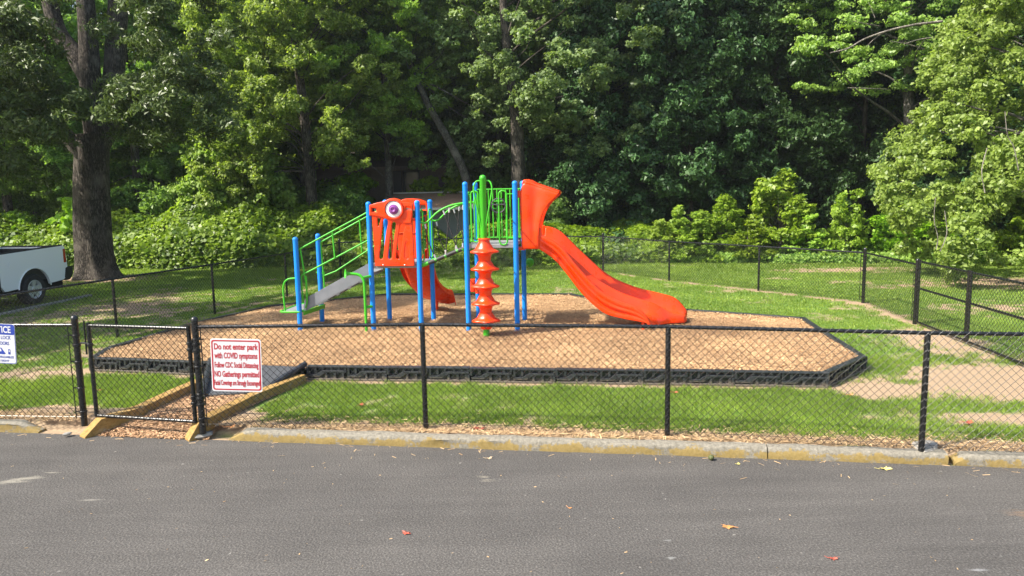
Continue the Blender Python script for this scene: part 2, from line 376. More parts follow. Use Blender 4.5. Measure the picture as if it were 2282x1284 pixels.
def blob(cx, cy, rx, ry, rot, lo, hi, nz):
    mp = g.node_tree.nodes.new('ShaderNodeMapping'); mp.vector_type = 'TEXTURE'; mp.inputs['Location'].default_value = (cx, cy, RZ); mp.inputs['Rotation'].default_value = (0, 0, rot); mp.inputs['Scale'].default_value = (rx, ry, 1); L(g, co, mp.inputs[0])
    ln = g.node_tree.nodes.new('ShaderNodeVectorMath'); ln.operation = 'LENGTH'; L(g, mp.outputs[0], ln.inputs[0])
    ma = g.node_tree.nodes.new('ShaderNodeMath'); ma.operation = 'MULTIPLY_ADD'; L(g, nz, ma.inputs[0]); ma.inputs[1].default_value = 1.6; L(g, ln.outputs['Value'], ma.inputs[2])
    return ramp(g, ma.outputs[0], [(lo, (1,)*3), (hi, (0,)*3)]).outputs[0]
n5 = noise(g, 5, 7, .8, mp.outputs[0])
for (px, py, rx, ry, rot, col, lo, hi) in ((50, 1068, 1.3, .35, .55, (.22, .205, .17), .85, 1.25), (200, 1115, .5, .12, .1, (.18, .17, .15), .8, 1.1), (1080, 1065, .35, .5, .5, (.22, .20, .16), .8, 1.3), (1490, 1205, .2, .1, 0, (.22, .22, .21), .8, 1.2), (1495, 1245, .16, .1, 0, (.22, .22, .21), .8, 1.2), (2290, 1150, .6, .5, 0, (.17, .12, .085), .7, 1.5), (2180, 1270, .3, .15, 0, (.2, .2, .2), .8, 1.3)):
    p = gp(px, py, RZ); c = mixc(g, blob(p.x, p.y, rx, ry, rot, lo, hi, n5.outputs[0]), c, col)
sp = ramp(g, v.outputs['Color'], [(.955, (0,)*3), (.98, (.6,)*3)]).outputs[0]; c = mixc(g, sp, c, (.42, .40, .36))
L(g, c, base(g)); ad = g.node_tree.nodes.new('ShaderNodeMath'); ad.operation = 'ADD'; L(g, n1.outputs[0], ad.inputs[0]); L(g, v.outputs['Distance'], ad.inputs[1]); bump(g, ad.outputs[0], .7, .006)
me.materials.append(g); obj('road', me, kind='structure')
# parking pad on the left behind the side fence
A = gp(0, 702); B = gp(197, 660); dd = (B-A).normalized(); nn = Vector((-dd.y, dd.x, 0))
A0 = A-dd*9
MB().add([A0, B, B+nn*9, A0+nn*9], [(0, 1, 2, 3)]).build('parking_pad', g, smooth=False, kind='structure').location.z = .004
kc = varied('pale_concrete', (.20, .19, .17), (.34, .32, .28), 14, .9, .5, .01)
MB().prism([A0-nn*.12+Vector((0, 0, -.05)), B-nn*.12+Vector((0, 0, -.05)), B+Vector((0, 0, -.05)), A0+Vector((0, 0, -.05))], (0, 0, .10)).build('pad_edging', kc, bevel=.01, label='thin pale concrete edging between the left lawn and the pad under the pickup', cat='edging')

# kerb
kb = mat('painted_kerb_concrete', (.3, .29, .26), .9, 0, .25); co = objco(kb)
k1 = noise(kb, 26, 8, .8, co); k2 = noise(kb, 3.4, 12, .82, co); k3 = noise(kb, 7, 9, .85, co)
c = ramp(kb, k1.outputs[0], [(.28, (.07, .063, .05)), (.47, (.19, .175, .14)), (.7, (.33, .30, .245))]).outputs[0]
_sz = kb.node_tree.nodes.new('ShaderNodeSeparateXYZ'); L(kb, co, _sz.inputs[0])
_mm = kb.node_tree.nodes.new('ShaderNodeMapRange'); L(kb, _sz.outputs['Z'], _mm.inputs[0]); _mm.inputs['From Min'].default_value = RZ+.055; _mm.inputs['From Max'].default_value = RZ+.13; _mm.inputs['To Min'].default_value = .06; _mm.inputs['To Max'].default_value = -.13
_ma = kb.node_tree.nodes.new('ShaderNodeMath'); L(kb, k2.outputs[0], _ma.inputs[0]); L(kb, _mm.outputs[0], _ma.inputs[1])
c = mixc(kb, ramp(kb, _ma.outputs[0], [(.50, (0,)*3), (.53, (.8,)*3)]).outputs[0], c, mixc(kb, k1.outputs[0], (.17, .115, .03), (.36, .25, .06)))
c = mixc(kb, ramp(kb, k3.outputs[0], [(.58, (0,)*3), (.66, (.8,)*3)]).outputs[0], c, (.085, .083, .075))
L(kb, c, base(kb)); bump(kb, k1.outputs[0], .8, .015)
def kerb(x0, x1, label, taper0=0, taper1=0):
    n = max(2, int((x1-x0)/.09)); prof = [(.0, RZ-.05), (.0, RZ), (.008, RZ+.075), (.02, RZ+.100), (.04, RZ+.115), (.135, RZ+.124), (.155, RZ+.11), (.16, RZ-.05)]
    V = []; F = []; q = len(prof)
    for i in range(n+1):
        x = x0+(x1-x0)*i/n; s = min(1, (i*(x1-x0)/n+.02)/taper0) if taper0 else 1; s = min(s, ((n-i)*(x1-x0)/n+.02)/taper1) if taper1 else s
        for j, (o, z) in enumerate(prof):
            wob = (float(vnoise(x*1.0, j*.7, 5, 4))-.5)*.022+(float(vnoise(x, j, 1.1, 9))-.5)*.02
            zz = RZ-.05+(z-RZ+.05)*(.35+.65*s) if j not in (0, q-1) else z
            V.append((x+.157*o, float(kerb_y(x))+o+wob*(j not in (0,)), zz+wob*.6))
    for i in range(n):
        for j in range(q-1): F.append((i*q+j, (i+1)*q+j, (i+1)*q+j+1, i*q+j+1))
    F += [tuple(range(q)), tuple(n*q+j for j in range(q-1, -1, -1))]
    return MB().add(V, F).build('kerb', kb, ang=50, label=label, cat='kerb', group='kerb lengths along the road')
kx = lambda px, py: gp(px, py, RZ).x
kerb(kx(505, 985), kx(1713, 1025)-.006, 'long concrete kerb length with yellow paint traces starting right of the gate', taper0=.22)
kerb(kx(1713, 1025)+.006, kx(2122, 1043), 'grey stained kerb length ending at the broken joint near the right fence post')
kerb(kx(2132, 1043)+.02, 22, 'kerb length right of the broken joint at the right edge', taper0=.05)
kerb(-24, kx(85, 965), 'whitish worn kerb length at the far left, ending before the gate', taper1=.3)

# ------------------------------------------------------------------ wood-chip bed and its borders
inner = [(p.x, p.y) for p in BP]
cb = varied('packed_wood_chips', (.24, .14, .075), (.36, .22, .12), 60, .9, .8, .02)
_v = [(x, y, .170) for x, y in inner]
chipm = MB().add(_v, [tuple(range(len(_v)))])
def quads(C, A, B, Nn, lift=None):
    """diamond/rect from centre C, half vectors A and B"""
    return np.stack([C-A-B, C+A-B, C+A+B, C-A+B], 1).reshape(-1, 3), np.arange(len(C)*4).reshape(-1, 4)
def rand_dirs(n, flat=.35, r=rng):
    a = r.uniform(0, 2*np.pi, n); t = r.normal(0, flat, n); return np.stack([np.cos(a)*np.cos(t), np.sin(a)*np.cos(t), np.sin(t)], 1)
def perp(A, up):
    B = np.cross(A, up); return B/np.linalg.norm(B, axis=1, keepdims=True)
def chips(n, xy, z0, zr, lmin, lmax, wr=(.2, .5), flat=.22):
    A = rand_dirs(n, flat); up = np.stack([rng.normal(0, .3, n), rng.normal(0, .3, n), np.ones(n)], 1); B = perp(A, up)
    Ln = rng.uniform(lmin, lmax, n)[:, None]; W = Ln*rng.uniform(*wr, n)[:, None]
    C = np.stack([xy[0], xy[1], z0+rng.uniform(0, zr, n)], 1)
    V, F = quads(C, A*Ln/2, B*W/2, None); return V, F, np.repeat(np.clip(rng.beta(2.2, 1.8, n), 0, 1), 4)
def scatter_in(poly, n, dens=None):
    P = np.array(poly); lo = P.min(0); hi = P.max(0); x = rng.uniform(lo[0], hi[0], n); y = rng.uniform(lo[1], hi[1], n); k = inpoly(x, y, poly)
    if dens is not None: k &= rng.uniform(0, 1, n) < dens(x, y)
    return x[k], y[k]
bedhump = lambda x, y: .03*(fbm(x, y, 1.6, 5)-.35)
x, y = scatter_in(inner, 620000, lambda x, y: np.clip(1.15-(y-9.5)/11, .25, 1))
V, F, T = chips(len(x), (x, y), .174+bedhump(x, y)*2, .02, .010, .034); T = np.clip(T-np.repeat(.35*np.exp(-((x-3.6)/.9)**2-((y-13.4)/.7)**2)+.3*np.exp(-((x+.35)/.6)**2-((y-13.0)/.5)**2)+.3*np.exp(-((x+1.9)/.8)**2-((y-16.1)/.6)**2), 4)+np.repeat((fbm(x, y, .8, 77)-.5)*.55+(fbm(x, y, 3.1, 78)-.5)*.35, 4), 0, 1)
chipme = fast_mesh('wood_chips', V, F, T, M['chip'])
# base sheet joined into the same mesh
bm = bmesh.new(); bm.from_mesh(chipme); tv = bm.verts.layers.float.get('tone')
fv = [bm.verts.new(p) for p in _v]
for q in fv: q[tv] = .35
bmesh.ops.triangulate(bm, faces=[bm.faces.new(fv)]); bm.to_mesh(chipme); bm.free()
obj('wood_chips', chipme, label='tan wood chips filling the play area inside the black border', kind='stuff')
# the path between the yellow timbers
pathpoly = [tuple(gp(*p, -.1)[:2]) for p in ((165, 975), (215, 940), (470, 858), (690, 832), (460, 950), (430, 985))]
x, y = scatter_in([(-5.55, 7.9), (-4.85, 9.3), (-4.50, 10.75), (-3.05, 10.75), (-3.5, 9.3), (-3.75, 7.9)], 60000, lambda x, y: (y > kerb_y(x)-.02)*np.clip(.35+fbm(x, y, 2.5, 2), 0, 1))
zz = np.where(y-kerb_y(x) < .55, RZ*(1-(y-kerb_y(x))/.55), 0)
V, F, T = chips(len(x), (x, y), zz+.002, .018, .014, .045); T = T*.6+.35
obj('path_chips', fast_mesh('path_chips', V, F, T, M['chip']), label='loose wood chips between the two yellow timbers at the gate', kind='stuff')
# pine straw behind the kerb
n = 16000; x = rng.uniform(-8, 9, n); y = kerb_y(x)+.17+np.abs(rng.normal(0, .20, n)); k = ~((x > -5.4) & (x < -3.9)); x, y = x[k], y[k]
V, F, T = chips(len(x), (x, y), .0, .02, .03, .11, (.035, .12), .2)
n = 230; x2 = rng.uniform(-8, 9, n); y2 = kerb_y(x2)-np.abs(rng.exponential(.16, n)); V2, F2, T2 = chips(n, (x2, y2), RZ+.002, .004, .02, .09, (.03, .12), .03)
V3, F3, T3 = chips(420, (rng.uniform(-7, 7, 420), rng.uniform(2.5, 7.8, 420)), RZ+.002, .003, .006, .028, (.06, .5), .03)
V = np.concatenate([V, V2, V3]); F = np.concatenate([F, F2+len(F)*4, F3+(len(F)+len(F2))*4]); T = np.concatenate([T, T2, T3])
obj('pine_straw', fast_mesh('pine_straw', V, F, T, M['straw']), label='brown pine straw and crumbs of litter along the kerb', kind='stuff')

# border timbers: 1.2 m plastic lengths with moulded pattern
def border_mesh(Ln, seed):
    """local: x along, outside face at y=0 (towards -y), z up"""
    b = MB(); H = .215; e = .006
    b.box((e, .058, 0), (Ln-e, .085, H-.02))                        # web
    b.box((e, 0.0, H-.024), (Ln-e, .100, H))                        # top flange
    b.box((e, -.004, 0), (Ln-e, .056, .030))                        # foot
    n = max(1, round(Ln/.62)); c = Ln/n
    for i in range(n):                                              # zig-zag rib and bars between the pockets
        x = i*c
        pts = [(x+.015, .108), (x+.30*c, .108), (x+.34*c, .095), (x+.50*c, .035), (x+.985*c, .035), (x+.985*c, .075), (x+.60*c, .075), (x+.56*c, .09), (x+.42*c, .145), (x+.36*c, .150), (x+.015, .150)]
        pts = [(x+.015, .085), (x+.22*c, .085), (x+.40*c, .150), (x+.985*c, .150), (x+.985*c, .118), (x+.50*c, .118), (x+.32*c, .050), (x+.015, .050)]
        b.prism([(px, .002, pz) for px, pz in pts], (0, .054, 0))
        for (a0, z0, z1) in ((.02, .09, H-.026), (.20, .105, H-.026), (.38, .155, H-.026), (.60, .155, H-.026), (.78, .155, H-.026), (.94, .155, H-.026), (.46, .032, .112), (.68, .032, .112), (.88, .032, .112)):
            b.box((x+a0*c, .008, z0), (x+a0*c+.035, .057, z1))
    b.box((.0, -.010, .10), (.035, .085, H-.002)); b.box((Ln-.035, -.008, .0), (Ln-.001, .085, .11))
    return b
_bcount = {}
def border_run(A, B, desc, skip=None):
    A = Vector(A); B = Vector(B); A.z = B.z = 0; Lt = (B-A).length; n = max(1, round(Lt/1.2)); d = (B-A)/n
    ords = ['first', 'second', 'third', 'fourth', 'fifth', 'sixth', 'seventh']
    for i in range(n):
        b = border_mesh(d.length, i); o = b.build('border_timber', M['border'], smooth=False, bevel=.004)
        o.location = A+d*i; o.rotation_euler = (random.uniform(-.03, .03), random.uniform(-.006, .006), math.atan2(d.y, d.x)+random.uniform(-.006, .006))
        tag(o, desc % (ords[i]+' ' if n > 1 else ''), 'border timber', 'black plastic border timbers round the wood chips')
def off(p, q, k=.0): return p
BB = [Vector(p) for p in BP]
cen = sum(BB, Vector())/len(BB)
O = [p+(p-cen).normalized()*.07 for p in BB]
for p in O: p.z = 0
gl = O[0]+(O[1]-O[0])*((opening[0]-BP[0]).length/(BP[1]-BP[0]).length)
border_run(O[0], gl, '%sblack border timber from the left corner in the front row left of the ramp')
border_run(O[1], O[2], '%sblack border timber right of the ramp in the front row')
border_run(O[2], O[3], '%sshort angled black border timber at the front right corner')
border_run(O[3], O[4], '%sblack border timber up the right side from the front right corner')
border_run(O[4], O[5], '%sblack border timber behind the long slide, from the right')
border_run(O[5], O[6], '%sblack border timber of the back right edge, from the right')
border_run(O[6], O[7], '%sslanting black border timber of the back edge')
border_run(O[7], O[8], '%sblack border timber of the straight back edge, from the right')
border_run(O[8], O[9], '%sblack border timber of the back left edge, from the right')
border_run(O[9], O[10], '%sblack border timber behind the stair ramp on the left, from the back')
border_run(O[10], O[11], '%sblack border timber of the left edge, from the back')
border_run(O[11], O[0], '%sshort black border timber at the left corner')
# rubber ramp at the opening
r0 = gl; r1 = O[1]
root = empty('access_ramp', (0, 0, 0), 0, 'black rubber half ramp between the yellow timbers leading up to the wood chips', 'ramp')
q0, q1, q2, q3 = [Vector(v) for v in (r0, r1, gp(596, 872, .04), gp(452, 880, .04))]
q0.z = q1.z = .195; q0 += Vector((.04, .04, 0)); q1 += Vector((-.04, .04, 0))
MB().prism([q3, q2, q1, q0], (0, 0, -.03)).build('plate', M['ramp_rubber'], root, bevel=.006)
for a_, b_ in ((q1, q2), (q0, q3)):
    P = [a_+(b_-a_)*t+Vector((0, 0, h)) for t, h in ((-.03, .03), (.25, .035), (.6, .05), (.95, .03), (1.05, -.02))]
    MB().tube(catmull(P, 4), [.045]*17, 8).build('side_curb', M['border'], root)
# yellow timbers
ytm = mat('weathered_yellow_timber', (.5, .3, .05), .8, 0, .2); co = objco(ytm); mp = ytm.node_tree.nodes.new('ShaderNodeMapping'); mp.inputs['Rotation'].default_value = (0, 0, -1.35); mp.inputs['Scale'].default_value = (.7, 8, 8); L(ytm, co, mp.inputs[0])
y1 = noise(ytm, 4, 7, .75, mp.outputs[0]); y2 = noise(ytm, 6, 6, .8, co)
c = ramp(ytm, y1.outputs[0], [(.25, (.14, .085, .03)), (.5, (.31, .19, .06)), (.8, (.43, .30, .12))]).outputs[0]
c = mixc(ytm, ramp(ytm, y2.outputs[0], [(.56, (0,)*3), (.68, (.7,)*3)]).outputs[0], c, (.34, .28, .19)); L(ytm, c, base(ytm)); bump(ytm, y1.outputs[0], .5, .008)
def timber(P, w, label):
    """P: top centre-line points; square section beam"""
    P = [Vector(p) for p in P]; V = []; F = []
    for i, p in enumerate(P):
        t = (P[min(i+1, len(P)-1)]-P[max(i-1, 0)]); t.z = 0; t.normalize(); s = Vector((t.y, -t.x, 0))*w/2
        V += [p+s, p-s, p-s-Vector((0, 0, .16)), p+s-Vector((0, 0, .16))]
    for i in range(len(P)-1):
        for j in range(4): F.append((i*4+j, i*4+(j+1) % 4, i*4+4+(j+1) % 4, i*4+4+j))
    F += [(3, 2, 1, 0), tuple(len(P)*4-4+j for j in range(4))]
    return MB().add(V, F).build('edging_timber', ytm, bevel=.008, smooth=False, label=label, cat='timber', group='yellow timbers edging the gate path')
timber([gp(416, 978, -.10), gp(438, 938, .09), gp(455, 930, .11), gp(560, 878, .12), gp(672, 834, .13)], .15, 'yellow timber along the right side of the gate path, up to the ramp')
timber([gp(183, 972, -.10), gp(220, 932, .07), gp(310, 905, .11), gp(390, 868, .12), gp(462, 838, .13)], .15, 'yellow timber along the left side of the gate path, passing under the gate')

# ------------------------------------------------------------------ grass blades
def blades(x, y, z, hmin, hmax, w):
    n = len(x); h = rng.uniform(hmin, hmax, n); a = rng.uniform(0, 2*np.pi, n); w = w*rng.uniform(.6, 1.3, n)
    lean = rng.uniform(.1, .8, n)*h; b = rng.uniform(0, 2*np.pi, n)
    p0 = np.stack([x-np.cos(a)*w/2, y-np.sin(a)*w/2, z], 1); p1 = np.stack([x+np.cos(a)*w/2, y+np.sin(a)*w/2, z], 1)
    p2 = np.stack([x+np.cos(b)*lean, y+np.sin(b)*lean, z+h], 1)
    return np.stack([p0, p1, p2], 1).reshape(-1, 3), np.arange(n*3).reshape(-1, 3), np.repeat(np.clip(rng.beta(2, 2, n)+(fbm(x, y, 1.1, 21)-.5)*.8, 0, 1), 3)
def lawn(n, x0, x1, ya, yb, hmin, hmax, w, keep):
    x = rng.uniform(x0, x1, n); y = rng.uniform(ya, yb, n); d = dirt(x, y); k = (rng.uniform(0, 1, n) > d*1.5-.25+.55*np.clip((fbm(x, y, 5., 61)-.52)*6, 0, 1)) & keep(x, y) & ~inpoly(x, y, [(p.x, p.y) for p in O]); x, y = x[k], y[k]
    return blades(x, y, np.full(len(x), -.006), hmin, hmax, w)
inview = lambda x, y: np.abs(x) < y*.86+1.6
outpath = lambda x, y: ~((x > -5.5+(y-8)*.33) & (x < -3.62+(y-8)*.22) & (y < 11))
parts = [lawn(480000, -9.5, 9.5, 7.3, 11.6, .02, .065, .008, lambda x, y: (y > kerb_y(x)+.33) & inview(x, y) & outpath(x, y)),
         lawn(190000, -13, 13, 11.6, 16, .02, .05, .014, inview), lawn(220000, -19, 19, 16, 24, .025, .055, .022, inview), lawn(120000, -21, 21, 24, 28.6, .03, .07, .03, inview)]
V = np.concatenate([p[0] for p in parts]); T = np.concatenate([p[2] for p in parts])
obj('grass', fast_mesh('grass', V, np.arange(len(V)).reshape(-1, 3), T, M['grass']), label='mown green lawn grass around the play area', kind='stuff')

# ------------------------------------------------------------------ fences
def wires(A, B, z0, z1, pitch, r, side, phase=0):
    """diagonal wires of chain-link between A and B, on the given side"""
    A = Vector(A); B = Vector(B); Ln = (B-A).length; d = (B-A)/Ln; nrm = Vector((d.y, -d.x, 0)); H = z1-z0; V = []
    k0 = -int(H/pitch)-1; k1 = int(Ln/pitch)+1
    for sgn in (1, -1):
        for k in range(k0, k1+1):
            s0 = k*pitch+phase; sa, za, sb, zb = s0, z0, s0+H, z1
            if sa < 0: za = z0+(-sa); sa = 0
            if sb > Ln: zb = z1-(sb-Ln); sb = Ln
            if za >= z1 or zb <= z0 or sb-sa < .01: continue
            if sgn < 0: sa, sb = Ln-sa, Ln-sb
            V.append((sa, za, sb, zb, sgn))
    S = np.array(V); n = len(S); dn = np.array(d); nn = np.array(nrm)
    p = np.array(A)+S[:, 0:1]*dn+nn*(side+S[:, 4:5]*r*.9); p[:, 2] = S[:, 1]+A.z
    q = np.array(A)+S[:, 2:3]*dn+nn*(side+S[:, 4:5]*r*.9); q[:, 2] = S[:, 3]+A.z
    t = q-p; t /= np.linalg.norm(t, axis=1, keepdims=True); b = np.cross(t, nn); b /= np.linalg.norm(b, axis=1, keepdims=True)
    ring = [(math.cos(a), math.sin(a)) for a in (math.pi/4, 3*math.pi/4, 5*math.pi/4, 7*math.pi/4)]
    VV = np.stack([p+(c*nn+s*b)*r for c, s in ring]+[q+(c*nn+s*b)*r for c, s in ring], 1).reshape(-1, 3)
    o = np.arange(n)[:, None]*8; F = np.concatenate([o+np.array([[j, (j+1) % 4, 4+(j+1) % 4, 4+j]]) for j in range(4)])
    return VV, F
def mesh_part(name, spans, parent, pitch=.085, r=.0026):
    VV = []; FF = []; o = 0
    for (A, B, z0, z1, side) in spans:
        V, F = wires(A, B, z0, z1, pitch, r, side); VV.append(V); FF.append(F+o); o += len(V)
    return obj(name, fast_mesh(name, np.concatenate(VV), np.concatenate(FF), None, M['vinyl']), parent)
def post(p, h, r, parent, cap=True, name='post'):
    b = MB(); p = Vector(p); prof = [(r, -.05), (r, h-.02)]+([(r*1.12, h-.018), (r*1.12, h), (r*.95, h+.018), (r*.5, h+.03), (0.0001, h+.034)] if cap else [(r*.9, h), (.0001, h+.004)])
    b.lathe(prof, p, 12); return b.build(name, M['fence'], parent)
def fence(name, pts, label, H=1.22, r_line=.03, r_end=.038, ends=(True, True), terms=(), side=.034, wire=.0026, group=None, rail_r=.021, rails=True):
    root = empty(name, pts[0], 0, label, 'fence', group); inv = -Vector(pts[0])
    P = [Vector(p)+inv for p in pts]
    for i, p in enumerate(P):
        term = (i == 0 and ends[0]) or (i == len(P)-1 and ends[1]) or i in terms
        if term: post(p, H+.09, r_end, root)
        else: post(p, H-.01, r_line, root, cap=False)
    for a_, b_ in zip(P[:-1], P[1:]):
        d = (b_-a_).normalized(); MB().tube([a_+Vector((0, 0, H)), b_+Vector((0, 0, H))], rail_r, 10).build('top_rail', M['fence'], root)
    mesh_part('chain_link', [(a_, b_, .035, H+.035, side) for a_, b_ in zip(P[:-1], P[1:])], root, r=wire)
    tw = MB()
    for a_, b_ in zip(P[:-1], P[1:]):
        d = (b_-a_).normalized(); nrm = Vector((d.y, -d.x, 0))*side; tw.tube([a_+nrm+Vector((0, 0, .075)), b_+nrm+Vector((0, 0, .075))], .002, 4)
    tw.build('tension_wire', M['vinyl'], root)
    for i, p in enumerate(P):                                      # bands and tension bars at terminal posts
        if (i == 0 and ends[0]) or (i == len(P)-1 and ends[1]) or i in terms:
            js = ([i-1] if i else [])+([i+1] if i < len(P)-1 else [])
            for j in js:
                d = (P[j]-p).normalized(); nrm = Vector((d.y, -d.x, 0))*side*(1 if j > i else -1)
                MB().tube([p+d*.075+nrm+Vector((0, 0, .05)), p+d*.075+nrm+Vector((0, 0, H))], .007, 4).build('tension_bar', M['fence'], root)
            for z in (.12, .42, .75, 1.08):
                bd = MB().lathe([(r_end+.004, z), (r_end+.008, z+.004), (r_end+.008, z+.022), (r_end+.004, z+.026)], p, 12)
                for j in js: d = (P[j]-p).normalized(); bd.tube([p+d*.03+Vector((0, 0, z+.013)), p+d*.095+Vector((0, 0, z+.013))], .009, 6)
                bd.build('tension_band', M['fence'], root)
    return root
fl = [gp(188, 940), gp(452, 957), gp(952, 947), gp(1487, 972), gp(2053, 1005)]
FA = fl[1]; FB = fl[4]+(fl[4]-fl[3]); FC = FB+(fl[4]-fl[3])*.25
fl[2] = Vector((fl[2].x, 8.40, 0)); 
fence('chain_link_fence', [fl[1], fl[2], fl[3], fl[4], Vector((6.9, 6.88, 0))], 'black chain link fence along the road right of the gate, holding the COVID sign', H=1.24, wire=.0028)
fence('chain_link_fence', [fl[0], fl[0]+Vector((-2.75, .28, 0)), fl[0]+Vector((-3.75, .38, 0))], 'black chain link fence left of the gate, carrying the blue and white notice', H=1.22, wire=.0028, side=-.034)
fence('chain_link_fence', far_posts, 'black chain link fence running round the lawn to the double gate', H=1.17, wire=.0026, terms=(4, 7, 10), r_line=.028, side=.03)
fence('chain_link_fence', [Vector((7.42, 9.25, 0)), Vector((6.98, 7.0, 0))], 'short black chain link fence right of the double gate', H=1.2, side=.03)
def gate(name, A, B, z0, z1, label, cat, mid=None, r=.022, extra=None, wire=.0026, side=.024, group=None):
    root = empty(name, A, 0, label, cat, group); d = (Vector(B)-Vector(A)); d.z = 0; P0 = Vector((0, 0, 0)); P1 = d; up = Vector((0, 0, 1))
    fr = MB(); fr.tube([P0+up*(z0-.01), P0+up*(z1+.035)], r*1.15, 10).tube([P1+up*(z0-.01), P1+up*(z1+.035)], r*1.15, 10)
    fr.tube([P0+up*z0, P1+up*z0], r, 10).tube([P0+up*z1, P1+up*z1], r, 10)
    if mid: fr.tube([P0+up*mid, P1+up*mid], r, 10)
    fr.build('frame', M['fence'], root)
    mesh_part('chain_link', [(P0, P1, z0, z1+.02, side)], root, r=wire)
    return root, d
# small gate in the road-side fence
ga = gp(212, 938)+Vector((0, 0, 0)); gb = gp(440, 955)
GA = fl[0]+(fl[1]-fl[0])*.115; GB = fl[0]+(fl[1]-fl[0])*.945
root, d = gate('pedestrian_gate', GA, GB, .09, 1.22, 'small black chain link gate across the yellow timber path', 'gate', wire=.0028)
hb = MB(); dn = d.normalized()
for z in (.30, .95):
    for zz in (z, z+.075):
        hb.lathe([(.032, zz), (.036, zz+.004), (.036, zz+.03), (.032, zz+.034)], d, 12); hb.lathe([(.042, zz-.01), (.047, zz-.006), (.047, zz+.02), (.042, zz+.024)], fl[1]-GA, 12)
    hb.tube([d+dn*.03+Vector((0, 0, z-.02)), d+dn*.03+Vector((0, 0, z+.13))], .013, 8)
hb.build('hinge', M['fence'], root)
lt = MB(); lt.tube([Vector((0, 0, 1.0))-dn*.13, Vector((0, 0, 1.0))+dn*.03], .012, 8).tube([Vector((0, 0, .86))-dn*.06, Vector((0, 0, 1.28))-dn*.06], .011, 8)
lt.lathe([(.03, .96), (.036, .965), (.036, .995), (.03, 1.0)], (0, 0, 0), 12); lt.lathe([(.042, .95), (.048, .955), (.048, .985), (.042, .99)], fl[0]-GA, 12)
lt.build('latch', M['fence'], root)
# double gate on the right
g1 = far_posts[-1]; g2 = gate_mid; g3 = Vector((7.42, 9.25, 0)); dd = (g2-g1).normalized()
gate('driveway_gate', g1+dd*.09, g2-dd*.03, .06, 1.24, 'far leaf of the black double gate, hinged beside the lawn corner', 'gate', mid=.72, group='leaves of the double gate')
dd2 = (g3-g2).normalized(); gate('driveway_gate', g2+dd2*.04, g3-dd2*.09, .06, 1.24, 'near leaf of the black double gate, cut by the right edge', 'gate', mid=.72, group='leaves of the double gate')

# ------------------------------------------------------------------ signs
red = mat('sign_red', (.42, .010, .02), .45); navy = mat('sign_blue', (.015, .045, .30), .45); swhite = varied('sign_white', (.58, .58, .58), (.66, .66, .66), 6, .35, 0)
def sign(c, rx, wdt, hgt, tilt, label, build):
    root = empty('sign', c, 0, label, 'sign'); root.rotation_euler = (0, tilt, rx)
    panel('plate', rounded(wdt, hgt, .03), [], .004, .0008, 0, swhite, root); build(root); return root
def txm(x, z, y=-.0035): return Matrix(((1, 0, 0, x), (0, 0, -1, y), (0, 1, 0, z), (0, 0, 0, 1)))
d = (fl[2]-fl[1]).normalized(); ang = math.atan2(d.y, d.x)
def covid(root):
    W = .60; Hh = .62
    panel('border_line', rounded(W-.025, Hh-.025, .028), [rounded(W-.055, Hh-.055, .02)], .001, .0001, -.0032, red, root)
    for s, z, sz, wd in (('Do not enter park', .218, .100, .52), ('with COVID symptoms', .112, .098, .51), ('Follow CDC Social Distancing', .0, .092, .52), ('NO Gatherings permitted', -.108, .098, .53), ('Facial Coverings are Strongly Encouraged', -.212, .086, .54)):
        text('lettering', s, sz, txm(0, z), red, root, width=wd, bold=.024)
t = .5; pc = dep = at(531, 802, fl[1].y+(fl[2].y-fl[1].y)*.14)
nrm = Vector((d.y, -d.x, 0)); s_ = (pc-fl[1]).dot(d); pc = fl[1]+d*s_+nrm*.055+Vector((0, 0, .79))
sign(pc, ang, .60, .63, rad(1.6), 'white sign with red lettering on COVID symptoms on the fence right of the gate', covid)
def notice(root):
    W = .42; Hh = .50
    panel('header', rounded(W-.02, .125, .02, cz=.178), [], .001, .0001, -.003, navy, root)
    text('header_lettering', 'NOTICE', .115, txm(0, .176, -.0048), swhite, root, width=.31, bold=.02)
    for s, z, sz, wd in (('PLEASE LOCK', .078, .062, .30), ('ALL DOORS', .006, .062, .25), ('REMOVE VALUABLES', -.165, .04, .35), ('FROM SIGHT', -.213, .036, .22)):
        text('lettering', s, sz, txm(0, z), navy, root, width=wd, bold=.012)
    panel('border_line', rounded(W-.008, Hh-.008, .028), [rounded(W-.02, Hh-.02, .022)], .001, .0001, -.0032, navy, root)
    panel('laptop_symbol', [(-.10, -.045), (.02, -.05), (.035, -.075), (.07, -.12), (.06, -.13), (-.06, -.13), (-.07, -.12), (-.085, -.09)], [[(-.088, -.057), (-.08, -.095), (.018, -.095), (.012, -.06)]], .001, .0001, -.0032, navy, root)
    panel('phone_symbol', rounded(.03, .065, .006, cx=.12, cz=-.097), [rounded(.02, .022, .003, cx=.12, cz=-.088)], .001, .0001, -.0032, navy, root)
dl = Vector((-2.75, .28, 0)).normalized(); nl = Vector((-.28, -2.75, 0)).normalized(); pw = at(11, 767, fl[0].y+.12); s_ = (pw-fl[0]).dot(dl); pw = fl[0]+dl*s_+nl*.055+Vector((0, 0, 1.0))
sign(pw, math.atan2(-dl.y, -dl.x), .42, .50, rad(2.5), 'white and blue NOTICE sign on the fence left of the gate', notice)

